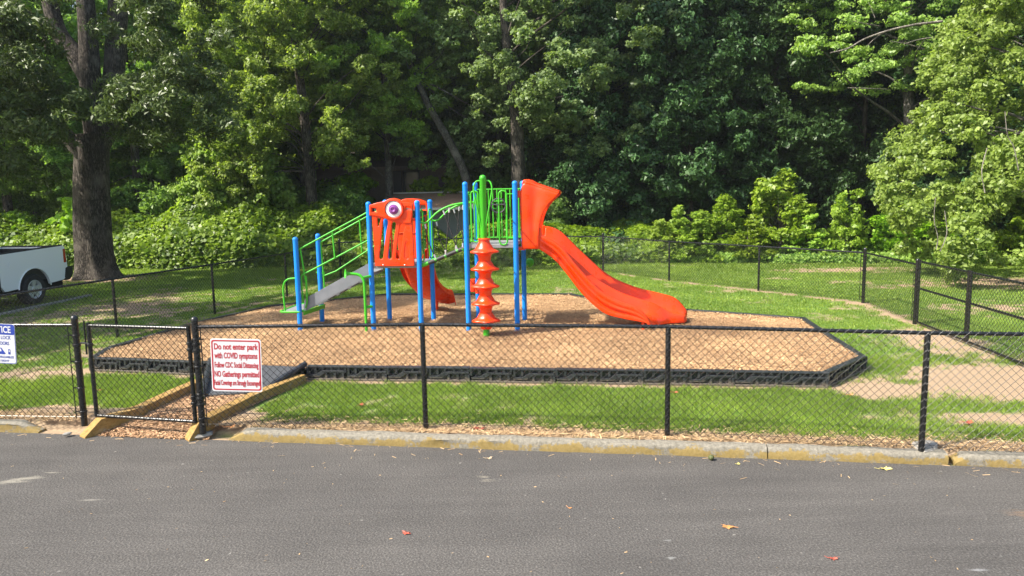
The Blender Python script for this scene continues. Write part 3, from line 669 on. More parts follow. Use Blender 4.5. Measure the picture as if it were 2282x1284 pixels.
# ------------------------------------------------------------------ playground structure (local: x along the front row, y to the back)
PG = empty('playground_structure', (-.80*1.026, 13.28*1.026, .185), rad(-6.5), 'orange, blue and green playground climber with slides standing in the wood chips', 'playground climber')
PG.scale = (1.026,)*3
G, BL, OR = M['green'], M['blue'], M['orange']
def ppost(x, y, h): 
    r = .046; b = MB().lathe([(r, -.1), (r, h-.05), (r*1.09, h-.048), (r*1.09, h-.03), (r*.98, h-.012), (r*.7, h+.002), (r*.35, h+.009), (.0001, h+.011)], (x, y, 0), 20); return b.build('post', BL, PG)
for x, y, h in ((-3.18, -.03, 1.72), (-3.08, .83, 1.73), (-1.78, 0, 2.34), (-.88, 0, 2.35), (0, 0, 2.66), (.89, 0, 2.66), (-1.78, 1.08, 2.36), (-.89, 1.08, 2.35), (.01, 1.08, 2.66), (.92, 1.08, 2.67)): ppost(x, y, h)
def tubes(name, paths, r, m=G, n=10): 
    b = MB()
    for P in paths: b.tube(P, r, n)
    return b.build(name, m, PG)
def v(x, y, z): return Vector((x, y, z))
# decks
for (x0, x1, z, nm) in ((-1.74, -.92, 1.21, 'deck'), (.04, .86, 1.555, 'deck')):
    b = MB().box((x0, .0, z-.07), (x1, 1.08, z)); o = b.build(nm, M['deck'], PG, bevel=.008, smooth=False)
# stair ramp: stringers, treads
z0a, z1a = .36, 1.08
for y in (.07, .76):
    b = MB().prism([(-3.13, y, .33), (-1.78, y, 1.02), (-1.78, y, 1.21), (-1.86, y, 1.215), (-3.02, y, .615), (-3.10, y, .56), (-3.14, y, .42)], (0, .012, 0))
    b.prism([(-3.10, y, .335), (-1.78, y, 1.01), (-1.78, y, 1.03), (-3.10, y, .36)], (0, .05, 0)); b.build('stringer', M['stringer'], PG, smooth=False, bevel=.002)
for i in range(5):
    t = (i+.6)/5.4; x = -3.14+1.3*t; z = .555+.505*(x+3)
    MB().box((x, .085, z-.02), (x+.24, .755, z)).build('tread', M['deck'], PG, smooth=False, bevel=.004)
# low transfer step with green rim and hoop
b = MB().tube([v(-3.16, -.06, .34), v(-3.5, -.06, .34), v(-3.55, -.01, .34), v(-3.55, .85, .34), v(-3.5, .9, .34), v(-3.16, .9, .34)], .022, 10); b.tube([v(-3.16, -.06, .34), v(-3.16, .9, .34)], .022)
b.prism([(-3.12, .0, .27), (-3.02, .82, .27), (-3.02, .82, .35), (-3.12, .0, .35)], (.02, 0, 0))
b.build('step_frame', G, PG); MB().box((-3.53, -.04, .325), (-3.17, .88, .345)).build('step', M['deck'], PG, smooth=False)
tubes('hoop_rail', [catmull([v(-3.45, -.04, .36), v(-3.47, -.03, .72), v(-3.44, -.03, .88), v(-3.36, -.03, .95), v(-3.26, -.03, .965), v(-3.19, -.03, .965)], 5)], .017)
# hand rails
tubes('hand_rail', [[v(-3.15, -.0, 1.49), v(-1.80, 0, 2.16)], catmull([v(-3.12, .02, .50), v(-3.13, .02, .92), v(-3.12, .02, 1.0), v(-3.05, .02, 1.06), v(-2.9, .02, 1.12), v(-1.80, .02, 1.66)], 5),
     [v(-3.11, .01, 1.50), v(-3.05, .03, .9), v(-3.04, .05, .62)], [v(-3.03, .02, 1.0), v(-3.05, .04, .5), v(-3.09, .05, .40)], [v(-2.48, .0, 1.82), v(-2.46, .01, 1.33)]], .0155)
tubes('hand_rail', [[v(-3.05, .83, 1.56), v(-1.82, .95, 2.20)], [v(-3.03, .83, .90), v(-2.75, .83, 1.0), v(-1.82, .95, 1.58)], [v(-3.03, .83, 1.56), v(-2.99, .82, .6)], [v(-2.25, .9, 1.99), v(-2.23, .9, 1.37)], [v(-3.15, .83, .98), v(-2.98, .83, .965)]], .0155)
# monster-like climbing panel with an eye  (pixel traced -> local metres)
def p1(x, y): return (x/3.378+600, y/3.378+380)
def onp(px, py, yy):
    d = Vector(ray(px, py)); C = Vector((0, 0, CAM_H)); th = rad(-6.5); uu = Vector((math.cos(th), math.sin(th), 0)); vv = Vector((-math.sin(th), math.cos(th), 0)); O_ = Vector((-.80, 13.28, .25))
    t = (yy-(C-O_).dot(vv))/d.dot(vv); P = C+d*t-O_; return (P.dot(uu), P.z)
def zz6(pts, yy): return [onp(820+x/6.42, 420+y/6.42, yy) for x, y in pts]
YP = -.035
outl = zz6([(22, 240), (130, 205), (235, 185), (300, 150), (375, 138), (450, 155), (500, 195), (560, 200), (640, 215), (645, 300), (640, 400), (640, 520), (655, 800), (668, 1110), (400, 1112), (106, 1112), (90, 800), (60, 400), (25, 385)], YP)
holes = [zz6(h, YP) for h in ([(135, 425), (188, 432), (165, 515), (158, 538), (143, 538), (138, 515)], [(225, 440), (292, 470), (262, 640), (240, 820), (222, 985), (205, 1008), (180, 1008), (163, 985), (180, 820), (200, 620)],
        [(350, 490), (402, 508), (378, 700), (360, 860), (345, 990), (322, 1010), (300, 1005), (288, 985), (305, 800), (330, 620)], [(468, 515), (538, 522), (510, 640), (490, 800), (462, 985), (440, 1008), (415, 1006), (400, 985), (420, 800), (445, 640)],
        [(545, 770), (578, 770), (586, 860), (590, 975), (572, 1005), (545, 1005), (526, 975), (532, 860)], [(58, 282), (122, 288), (124, 332), (60, 334)], [(552, 268), (616, 270), (618, 300), (548, 302)])]
ep = panel('eye_panel', outl, [smooth_loop(h, 3) if len(h) > 6 else h for h in holes], .05, .012, YP, OR, PG)
cx, cz = onp(820+375/6.42, 420+300/6.42, YP-.03)
# brow: raised head part of the panel
brow = zz6([(22, 240), (130, 205), (235, 185), (300, 150), (375, 138), (450, 155), (500, 195), (560, 200), (640, 215), (640, 300), (622, 500), (560, 500), (480, 498), (400, 480), (300, 440), (200, 410), (120, 395), (28, 380)], YP-.02)
panel('brow', brow, [zz6(h, YP-.02) for h in ([(50, 275), (130, 282), (132, 340), (52, 342)], [(544, 260), (622, 264), (626, 308), (540, 310)])], .05, .012, YP-.022, OR, ep)
MB().lathe([(.182, -.02), (.182, .03), (.175, .042), (.163, .044), (.157, .03), (.156, .0)], (cx, YP-.045, cz), 40, axis='y').build('eye_ring', OR, ep)
def eyelathe(name, prof, m): 
    b = MB().lathe([(r, -d_) for r, d_ in prof], (0, 0, 0), 40); o = b.build(name, m, ep); o.location = (cx, YP-.06, cz); o.rotation_euler = (rad(-90), 0, 0); return o
eyelathe('eye_white', [(.001, .004), (.10, .006), (.138, .004), (.146, -.004)][::-1] if False else [(.0001, .012), (.08, .014), (.14, .01), (.157, -.01)], M['white'])
eyelathe('pupil', [(.0001, .05), (.02, .05), (.03, .06), (.045, .062), (.055, .05), (.06, .04), (.082, .035), (.09, .02), (.09, .0)], M['purple'])
for zz_ in (.0,):
    for px in (218, 525):
        a_ = onp(820+px/6.42, 420+1095/6.42, YP-.03); MB().lathe([(.012, 0), (.012, .006), (.006, .012), (.0001, .013)], (0, 0, 0), 10).build('bolt', M['ferrule'], ep).matrix_local = Matrix.Translation((a_[0], YP-.028, a_[1])) @ Matrix.Rotation(rad(90), 4, 'X')
a_ = onp(820+380/6.42, 420+1068/6.42, YP-.03)
panel('plaque', rounded(.20, .035, .004, cx=a_[0], cz=a_[1]), [rounded(.185, .02, .003, cx=a_[0], cz=a_[1])], .008, .002, YP-.027, OR, ep)
# back hood panel over the short slide
hp = [(-1.74, 2.08), (-1.74, 2.24), (-1.6, 2.30), (-1.5, 2.34), (-1.38, 2.38), (-1.25, 2.385), (-1.1, 2.37), (-.98, 2.33), (-.93, 2.28), (-.93, 2.08), (-.97, 2.04), (-.96, 1.18), (-1.7, 1.18), (-1.70, 2.04)]
panel('slide_hood', hp, [[(-1.52, 1.24), (-1.14, 1.24), (-1.10, 1.9), (-1.2, 1.98), (-1.46, 1.98), (-1.56, 1.9)], [(-1.09, 2.17), (-.97, 2.17), (-.97, 2.25), (-1.09, 2.25)], [(-1.69, 2.15), (-1.57, 2.15), (-1.57, 2.23), (-1.69, 2.23)]], .07, .02, 1.12, OR, PG)
panel('slide_hood_brow', [(-1.74, 2.06), (-1.74, 2.24), (-1.6, 2.30), (-1.5, 2.34), (-1.38, 2.38), (-1.25, 2.385), (-1.1, 2.37), (-.98, 2.33), (-.93, 2.28), (-.93, 2.06), (-1.1, 2.0), (-1.33, 1.97), (-1.58, 2.0)], [[(-1.09, 2.16), (-.97, 2.16), (-.97, 2.26), (-1.09, 2.26)], [(-1.70, 2.14), (-1.56, 2.14), (-1.56, 2.24), (-1.70, 2.24)]], .05, .015, 1.085, OR, PG)
tubes('sit_down_bar', [[v(-1.56, 1.08, 1.72), v(-1.1, 1.08, 1.72)]], .016, OR)
# short slide towards the back
def loft(rows, name, m, parent, solid=.014, sub=1):
    nr = len(rows); nc = len(rows[0]); V = [tuple(p) for r_ in rows for p in r_]; F = [(i*nc+j, i*nc+j+1, (i+1)*nc+j+1, (i+1)*nc+j) for i in range(nr-1) for j in range(nc-1)]
    o = MB().add(V, F).build(name, m, parent, ang=80)
    if solid: s_ = o.modifiers.new('thickness', 'SOLIDIFY'); s_.thickness = solid; s_.offset = 0
    if sub: s_ = o.modifiers.new('smooth', 'SUBSURF'); s_.levels = sub; s_.render_levels = sub
    return o
cl = catmull([v(-1.31, 1.10, 1.18), v(-1.31, 1.28, 1.13), v(-1.31, 1.48, .90), v(-1.28, 1.76, .54), v(-1.20, 2.02, .31), v(-1.12, 2.22, .22), v(-1.03, 2.38, .20), v(-.97, 2.47, .18)], 4)
rows = []
for i, p in enumerate(cl):
    t = (cl[min(i+1, len(cl)-1)]-cl[max(i-1, 0)]); t.z = 0; t.normalize(); s_ = Vector((t.y, -t.x, 0)); k = i/(len(cl)-1)
    w_ = .30+.03*k; h = (.22+.06*math.sin(k*math.pi))*(1 if k < .9 else 1-(k-.9)*7); 
    prof = [(-w_-.05, h-.13), (-w_-.05, h-.02), (-w_-.02, h), (-w_+.03, h-.03), (-w_+.07, .03), (-w_*.5, -.01), (0, .0), (w_*.5, -.01), (w_-.07, .03), (w_-.03, h-.03), (w_+.02, h), (w_+.05, h-.02), (w_+.05, h-.13)]
    if k > .86: prof = [(a, b*(1-(k-.86)*1.5)-(k-.86)*.5) for a, b in prof]
    rows.append([p+s_*a+v(0, 0, b) for a, b in prof])
loft(rows, 'short_slide', OR, PG)
MB().tube([v(-1.08, 2.3, -.05), v(-1.08, 2.3, .2)], .03, 10).build('slide_foot', OR, PG)
# long double slide: control curves along x at fixed y
def curve(pts): 
    return lambda s: pts_at(pts, s)
def pts_at(pts, s):
    P = pts; L_ = [0]
    for a, b in zip(P[:-1], P[1:]): L_.append(L_[-1]+math.dist(a, b))
    d = s*L_[-1]
    for i in range(len(P)-1):
        if d <= L_[i+1]+1e-9:
            t = (d-L_[i])/(L_[i+1]-L_[i]); p0 = P[max(i-1, 0)]; p1_ = P[i]; p2 = P[i+1]; p3 = P[min(i+2, len(P)-1)]
            return tuple(.5*((2*p1_[q])+(p2[q]-p0[q])*t+(2*p0[q]-5*p1_[q]+4*p2[q]-p3[q])*t*t+(3*p1_[q]-p0[q]-3*p2[q]+p3[q])*t**3) for q in (0, 1))
    return P[-1]
NB = [(1.29, 1.46), (1.56, 1.27), (1.78, 1.01), (2.08, .62), (2.44, .30), (2.80, .19), (3.02, .15), (3.20, .12)]
NM = [(1.31, 1.60), (1.64, 1.38), (1.90, 1.06), (2.25, .64), (2.65, .38), (2.90, .29), (3.06, .25), (3.21, .14)]
NR = [(1.33, 1.72), (1.68, 1.50), (2.00, 1.11), (2.38, .70), (2.72, .50), (2.95, .42), (3.12, .32), (3.23, .16)]
NBD = [(1.31, 1.53), (1.58, 1.41), (1.84, 1.10), (2.16, .70), (2.55, .40), (2.95, .23), (3.22, .20), (3.33, .12)]
DV0 = [(1.32, 1.53), (1.60, 1.42), (1.87, 1.11), (2.20, .72), (2.60, .42), (3.00, .25), (3.35, .20), (3.50, .11)]
DV = [(1.33, 1.56), (1.63, 1.46), (1.92, 1.22), (2.30, .88), (2.72, .63), (3.10, .49), (3.43, .37), (3.59, .15)]
FBD = [(1.33, 1.53), (1.62, 1.42), (1.90, 1.13), (2.28, .72), (2.72, .42), (3.20, .25), (3.70, .18), (3.95, .15)]
FR = [(1.36, 1.83), (1.63, 1.74), (2.05, 1.33), (2.55, .89), (3.05, .66), (3.50, .54), (3.80, .44), (3.99, .22)]
FO = [(1.36, 1.50), (1.63, 1.35), (1.98, .98), (2.42, .55), (2.90, .28), (3.40, .16), (3.75, .12), (3.95, .08)]
cols = [(.06, NB), (.055, NM), (.06, NR), (.10, NR), (.16, NBD), (.30, NBD), (.45, DV0), (.495, DV), (.525, DV), (.57, FBD), (.74, FBD), (.86, FBD), (.93, FR), (.975, FR), (.99, FO)]
# add groove rows on the near flank
rows = []; NS = 34
for i in range(NS+1):
    s = i/NS; r_ = []
    nb, nm, nr_ = pts_at(NB, s), pts_at(NM, s), pts_at(NR, s)
    fade = min(1, (1-s)*4)*min(1, s*8+.3)
    for k, dy in ((0, 0), (.14, .0), (.26, -.004), (.34, .045), (.42, .045), (.50, -.010), (.62, -.014), (.70, .030), (.78, -.004), (.95, -.004)):
        a = nb; b = nr_; r_.append(v(a[0]+(b[0]-a[0])*k, .05+dy*fade, a[1]+(b[1]-a[1])*k))
    r_.append(v(nr_[0], .07, nr_[1]+.008)); r_.append(v(nr_[0], .10, nr_[1]))
    for y, c_ in cols[4:]:
        p = pts_at(c_, s); dz = 0
        r_.append(v(p[0], y, p[1]))
    rows.append(r_)
rows.append([v(p.x+.025, p.y, max(.045, p.z-.05)) for p in rows[-1]]); rows.append([v(p.x-.01, p.y, max(.02, p.z-.09)) for p in rows[-1]])
loft(rows, 'long_slide', OR, PG)
MB().tube([v(3.14, .12, -.06), v(3.14, .12, .14)], .032, 12).tube([v(3.3, .75, -.06), v(3.3, .75, .2)], .032, 12).build('slide_foot', OR, PG)
# hood of the long slide
def hoodwall(y, yin, name):
    front = [(1.30, 1.45), (1.30, 1.60), (1.30, 1.80), (1.33, 1.98), (1.40, 2.15), (1.50, 2.28), (1.61, 2.37), (1.67, 2.44)]
    back = [(.99, 1.45), (.985, 1.60), (.98, 1.80), (.975, 2.0), (.97, 2.20), (.97, 2.38), (.99, 2.55), (1.05, 2.64)]
    rows = []
    for (fx, fz), (bx, bz), k in zip(front, back, range(8)):
        r_ = []; q = k/7; seam = .62-.50*q                            # the moulded ridge slants from bottom front to top back
        for t in (0, .08, .2, .35, .5, .65, .8, .9, .97, 1.0):
            x = bx+(fx-bx)*t; z = bz+(fz-bz)*t
            dip = .045*math.exp(-((t-seam-.22)/.16)**2)*min(1, q*2.5) + (-.018*math.exp(-((t-seam)/.045)**2))
            flare = .05*q*q*t
            r_.append(v(x, y+(yin-y)*(dip/.1)*1.0-(yin-y)/abs(yin-y)*flare, z))
        rows.append(r_)
    return rows
nw = hoodwall(.03, .13, 'n'); fw = hoodwall(1.03, .93, 'f')
hood = loft(nw, 'long_slide_hood', OR, PG, .03)
loft(fw, 'hood_side', OR, hood, .03)
top = []
for j in range(10):
    a, b = nw[-1][j], fw[-1][j]; r_ = []
    for t in (0, .04, .12, .3, .5, .7, .88, .96, 1): r_.append(a+(b-a)*t+v(0, 0, .05*math.sin(t*math.pi)**.6*(1-j*.06)))
    top.append(r_)
loft(top, 'hood_top', OR, hood, .03)
MB().box((.90, .03, 2.37), (1.02, .09, 2.50)).box((.90, .03, 1.44), (1.05, .09, 1.50)).box((.90, 1.0, 2.37), (1.02, 1.06, 2.50)).box((.90, 1.0, 1.44), (1.05, 1.06, 1.50)).build('bracket', OR, hood, bevel=.015)
b = MB().prism([(1.0, .10, 2.60), (1.03, .10, 2.69), (1.13, .10, 2.69), (1.28, .10, 2.60)], (0, .86, 0)); b.build('hood_crown', OR, hood, bevel=.02)
MB().box((1.24, .06, 1.47), (1.40, .98, 1.50)).box((1.29, .045, 1.47), (1.35, .075, 1.83)).box((1.29, .965, 1.47), (1.35, .995, 1.83)).build('slide_collar', OR, hood, bevel=.01)
# barriers of the high deck
bk = [[v(.03, 1.06, 2.53), v(.90, 1.06, 2.53)], [v(.03, 1.06, 1.61), v(.90, 1.06, 1.61)]]
for i in range(10): 
    x = .10+i*.083; bk.append([v(x, 1.06, 1.61), v(x, 1.06, 2.53)])
bk += [[v(.36, 1.05, 2.30), v(.55, 1.05, 2.30)], [v(.36, 1.05, 2.16), v(.55, 1.05, 2.16)]]
tubes('back_barrier', bk, .0135)
MB().tube([v(.46+.135*math.cos(a), 1.0, 2.22+.135*math.sin(a)) for a in [2*math.pi*i/28 for i in range(28)]], .013, 8, closed=True).tube([v(.335, 1.0, 2.24), v(.585, 1.0, 2.24)], .013, 8).tube([v(.46, 1.0, 2.24), v(.46, 1.0, 2.09)], .016, 8).tube([v(.46, 1.05, 2.22), v(.46, .98, 2.22)], .03, 10).build('steering_wheel', M['wheelgrey'], PG)
def hoop(x0, x1, z0, z1, y, y2=None, r=.0145):
    y2 = y if y2 is None else y2; c_ = .06 if abs(x1-x0)+abs(y2-y) > .13 else .045
    A_, B_ = v(x0, y, 0), v(x1, y2, 0); d_ = (B_-A_).normalized(); 
    P = [A_+v(0, 0, z0+c_), A_+v(0, 0, z1-c_), A_+d_*c_*.3+v(0, 0, z1-c_*.3), A_+d_*c_+v(0, 0, z1), B_-d_*c_+v(0, 0, z1), B_-d_*c_*.3+v(0, 0, z1-c_*.3), B_+v(0, 0, z1-c_), B_+v(0, 0, z0+c_), B_-d_*c_*.3+v(0, 0, z0+c_*.3), B_-d_*c_+v(0, 0, z0), A_+d_*c_+v(0, 0, z0), A_+d_*c_*.3+v(0, 0, z0+c_*.3)]
    return MB().tube(P, r, 10, closed=True).build('hand_hoop', G, PG)
hoop(.60, .74, 1.54, 2.50, .0); hoop(.10, .23, 1.60, 2.50, .0)
tubes('hoop_bracket', [[v(.74, 0, 2.44), v(.88, 0, 2.44)], [v(.74, 0, 1.66), v(.88, 0, 1.66)], [v(0, 0, 2.44), v(.10, 0, 2.44)], [v(0, 0, 1.66), v(.10, 0, 1.66)]], .012)
hoop(.03, .05, 1.58, 2.48, .08, .26); hoop(.03, .05, 1.58, 2.48, .80, 1.0)
tubes('hoop_bracket', [[v(0, .05, 2.2), v(.05, .26, 2.2)], [v(.02, 1.0, 2.25), v(.2, 1.0, 2.25)]], .012)
hoop(-.86, -.84, 1.24, 2.18, .08, .24); hoop(-.86, -.84, 1.24, 2.18, .80, .96)
# arched bridge
for y, sg in ((.05, 1), (1.03, -1)):
    P = catmull([v(-.86, y, 1.97), v(-.79, y, 1.945), v(-.70, y, 1.98), v(-.52, y, 2.14), v(-.32, y, 2.24), v(-.12, y, 2.285), v(0, y, 2.29)], 5)
    tubes('arch_rail', [P], .0185)
    tubes('bridge_tube', [[v(-.72, y, 1.22), v(-.02, y, 1.50)]], .036, M['rubber'])
    tubes('coupling', [[v(-.88, y, 1.165), v(-.72, y, 1.225)]], .039)
    tops = [(-.76, 1.95), (-.42, 2.19), (-.30, 2.235), (-.05, 2.28)]; bots = [(-.58, 1.28), (-.40, 1.35), (-.18, 1.44), (-.08, 1.475)]
    for (a, b) in ((0, 0), (2, 1), (1, 2), (3, 3)):
        A_ = v(tops[a][0], y, tops[a][1]-.02); B_ = v(bots[b][0], y, bots[b][1]+.02); mid = (A_+B_)/2+v(-.04 if a == 0 else 0, 0, 0)
        ro = MB().tube(catmull([A_, mid, B_], 6), .0105, 6).build('rope', M['rope'], PG)
        for q in (A_, B_):
            t_ = (mid-q).normalized(); MB().tube([q, q+t_*.085], .016, 8).build('ferrule', M['ferrule'], ro)
        MB().tube([B_+v(-.018, 0, -.03), B_+v(.018, 0, -.016)], .036, 12).build('tube_clamp', G, PG)
tubes('bridge_rung', [[v(-.72+i*.14, .05, 1.22+i*.056), v(-.72+i*.14, 1.03, 1.22+i*.056)] for i in range(6)], .014, M['rope'])
tubes('deck_edge', [[v(-.9, .04, 1.19), v(-.9, 1.04, 1.19)]], .02, M['ferrule'])
# spinning-top climber with green pole
PX, PY = .40, -.52
MB().lathe([(.055, -.1), (.055, 2.70), (.058, 2.705), (.058, 2.72), (.052, 2.745), (.035, 2.765), (.0001, 2.775)], (PX, PY, 0), 20).build('climber_pole', G, PG)
for sg in (-1, 1):
    tubes('climber_loop', [catmull([v(PX+sg*.03, PY, 1.78), v(PX+sg*.05, PY-.03, 1.95), v(PX+sg*.12, PY-.04, 2.30), v(PX+sg*.155, PY-.03, 2.50), v(PX+sg*.15, PY-.02, 2.60), v(PX+sg*.11, PY, 2.665), v(PX+sg*.04, PY, 2.675)], 5)], .0145)
tubes('climber_strut', [[v(PX, PY, 2.5), v(PX, .0, 2.48)], [v(PX, PY, 1.62), v(PX, .0, 1.54)]], .014)
lob = lambda a, r, z: 1+(.10*math.cos(5*a+.6)*max(0, (r-.11)/.14))
zf = [.27, .57, .87, 1.17, 1.47]
for z in zf:
    up = z == zf[-1]
    prof = [(.105, z-.17), (.108, z-.10), (.125, z-.055), (.158, z-.032), (.200, z-.026), (.228, z-.019), (.236, z-.003), (.228, z+.012), (.198, z+.024), (.162, z+.044), (.145, z+.075), (.122, z+.115), (.118 if not up else .095, z+.128 if not up else z+.16)]
    if up: prof += [(.09, z+.19), (.105, z+.20), (.10, z+.225), (.055, z+.23)]
    if z == zf[0]: prof = [(.07, z-.155), (.095, z-.15)]+prof[1:]
    MB().lathe(prof, (PX, PY, 0), 40, mod=lob).build('climber_pod', OR, PG, ang=60)
# talk tubes, drum and green bell
tubes('talk_tube', [catmull([v(-1.87, -.16, -.1), v(-1.87, -.16, .5), v(-1.87, -.16, .85), v(-1.89, -.16, .96), v(-1.95, -.16, 1.03), v(-2.05, -.17, 1.055), v(-2.14, -.19, 1.06)], 5), [v(-1.87, -.16, .44), v(-1.78, -.02, .44)], [v(-1.9, -.16, .98), v(-1.78, -.02, 1.0)]], .026)
bl = MB().lathe([(.026, 0), (.03, .03), (.045, .06), (.08, .085), (.088, .088), (.078, .084), (.04, .055), (.0001, .03)], (0, 0, 0), 20).build('talk_horn', G, PG); bl.matrix_local = Matrix.Translation((-2.12, -.185, 1.06)) @ Vector((-.85, -.5, .1)).to_track_quat('Z', 'Y').to_matrix().to_4x4()
bl = MB().lathe([(.02, 0), (.05, .02), (.075, .06), (.085, .10), (.07, .15), (.03, .175), (.0001, .18)], (0, 0, 0), 20).build('talk_bell', G, PG); bl.location = (1.02, 1.3, 1.0); tubes('bell_arm', [[v(.92, 1.1, 1.06), v(1.02, 1.3, 1.06)]], .02)
MB().lathe([(.06, -.13), (.085, -.12), (.09, -.08), (.09, .08), (.085, .12), (.06, .13)], (-.1, 1.22, .66), 20).build('drum', OR, PG)
MB().lathe([(.05, .52), (.052, .53), (.052, .66), (.05, .67)], (.01, 1.08, 0), 16).build('drum_band', OR, PG)

# ------------------------------------------------------------------ pickup
paint = mat('white_paint', (.86, .87, .88), .25, 0, .5, .6); blk = mat('black_trim', (.02, .02, .022), .5); tyre = varied('tyre_rubber', (.015, .015, .015), (.03, .03, .03), 12, .8); chrome = mat('dull_chrome', (.62, .62, .62), .32, .45); lamp = mat('red_lamp', (.35, .008, .008), .15, 0, .5, .5); glass = mat('dark_glass', (.02, .025, .03), .08)
und = mat('underbody', (.01, .01, .01), .9)
TR = empty('pickup_truck', (-12.60, 19.45, 0), math.atan2(.993, .12), 'white pickup truck with black rear bumper parked at the left edge beyond the side fence', 'truck')   # local +x = rear, near side at y=0 facing -y
def arch(cx, r, n=14, a0=180, a1=0): return [(cx+r*math.cos(rad(a0+(a1-a0)*i/n)), .40+r*math.sin(rad(a0+(a1-a0)*i/n))) for i in range(n+1)]
def side(pts, y, h, m, name, parent, bevel=.02): return MB().prism([(x, y, z) for x, z in pts], (0, h, 0)).build(name, m, parent, smooth=True, bevel=bevel, ang=35)
bedpts = [(-1.12, .60), (-1.12, 1.36), (-1.1, 1.40), (1.15, 1.47), (1.20, 1.42), (1.24, 1.22), (1.25, .62), (1.05, .53), (.62, .50), (.56, .50)]+arch(0, .56, 16, 8, 172)+[(-.56, .48), (-1.0, .46)]
def bedside(y, sg, name):
    V = []; P = bedpts; n = len(P)
    b = MB().prism([(x, y, z) for x, z in P], (0, .07*sg, 0)); return b.build(name, paint, TR, bevel=.018, ang=35)
bedside(0, 1, 'bed_side'); bedside(1.98, -1, 'bed_side')
# wheel-arch lip
MB().tube([v(x, -.004, z) for x, z in arch(0, .565, 20, 5, 175)], .016, 6).build('arch_lip', paint, TR)
MB().box((-1.1, .075, .70), (1.16, .10, 1.38)).box((-1.1, 1.88, .70), (1.16, 1.905, 1.395)).box((1.13, .1, .70), (1.165, 1.88, 1.40)).build('bed_liner', blk, TR, smooth=False)
MB().box((-1.1, .07, .62), (1.18, 1.91, .70)).box((-1.12, .05, .62), (-1.06, 1.93, 1.38)).build('bed_floor', blk, TR, smooth=False)
MB().box((1.17, .08, .62), (1.23, 1.90, 1.44)).build('tailgate', paint, TR, bevel=.02)
MB().tube([v(-1.1, .04, 1.415), v(1.12, .04, 1.48)], .028, 8).tube([v(-1.1, 1.94, 1.415), v(1.12, 1.94, 1.48)], .028, 8).tube([v(1.19, .08, 1.455), v(1.19, 1.9, 1.455)], .022, 8).build('bed_rail_cap', blk, TR)
MB().box((1.12, -.008, 1.0), (1.225, .12, 1.38)).build('tail_light', lamp, TR, bevel=.012); MB().box((1.16, 1.92, 1.0), (1.228, 1.988, 1.36)).build('tail_light', lamp, TR, bevel=.012)
MB().prism([(1.14, -.01, .50), (1.10, -.01, .60), (1.16, -.01, .86), (1.26, -.01, .88), (1.46, -.01, .86), (1.46, -.01, .66), (1.32, -.01, .50)], (0, 2.0, 0)).build('rear_bumper', blk, TR, bevel=.03)
MB().lathe([(.085, 0), (.088, .004), (.088, .007), (.0001, .009)], (0, 0, 0), 24).build('fuel_door', paint, TR).matrix_local = Matrix.Translation((-.74, -.003, 1.10)) @ Matrix.Rotation(rad(90), 4, 'X')
MB().box((-1.1, .15, .35), (1.2, 1.85, .6)).box((-5.0, .15, .32), (-1.1, 1.85, .5)).build('underbody', und, TR, smooth=False)
bar = MB()
for q in (0, .45, .9): bar.tube([v(-.9+q, .12, 1.44), v(-.8+q, 1.0, 1.52), v(-.9+q, 1.86, 1.44)], .02, 6)
# cab and front end
cab = MB().prism([(-1.16, .0, .45), (-1.16, .0, 1.28), (-1.35, .0, 1.32), (-3.3, .0, 1.30), (-4.9, 0, 1.18), (-4.98, 0, .7), (-4.85, 0, .5)]+[(-4.0+.5*math.cos(rad(a)), 0, .40+.5*math.sin(rad(a))) for a in range(170, 9, -16)]+[(-3.45, 0, .42), (-1.3, 0, .42)], (0, 1.98, 0)).build('cab_body', paint, TR, bevel=.03)
MB().add([(-1.2, .05, 1.31), (-3.35, .05, 1.30), (-2.75, .22, 1.90), (-1.4, .22, 1.92), (-1.2, 1.93, 1.31), (-3.35, 1.93, 1.30), (-2.75, 1.76, 1.90), (-1.4, 1.76, 1.92)], [(0, 1, 2, 3), (7, 6, 5, 4), (0, 3, 7, 4), (1, 5, 6, 2), (3, 2, 6, 7), (4, 5, 1, 0)]).build('cab_roof', paint, TR, bevel=.04)
MB().add([(-1.45, .07, 1.36), (-2.15, .07, 1.36), (-2.15, .19, 1.84), (-1.5, .19, 1.84), (-2.25, .07, 1.36), (-3.15, .07, 1.36), (-2.75, .19, 1.84), (-2.25, .19, 1.84)], [(0, 1, 2, 3), (4, 5, 6, 7)]).build('window', glass, TR, smooth=False)
MB().box((-1.165, -.004, .5), (-1.13, .01, 1.36)).build('door_seam', blk, TR, smooth=False)
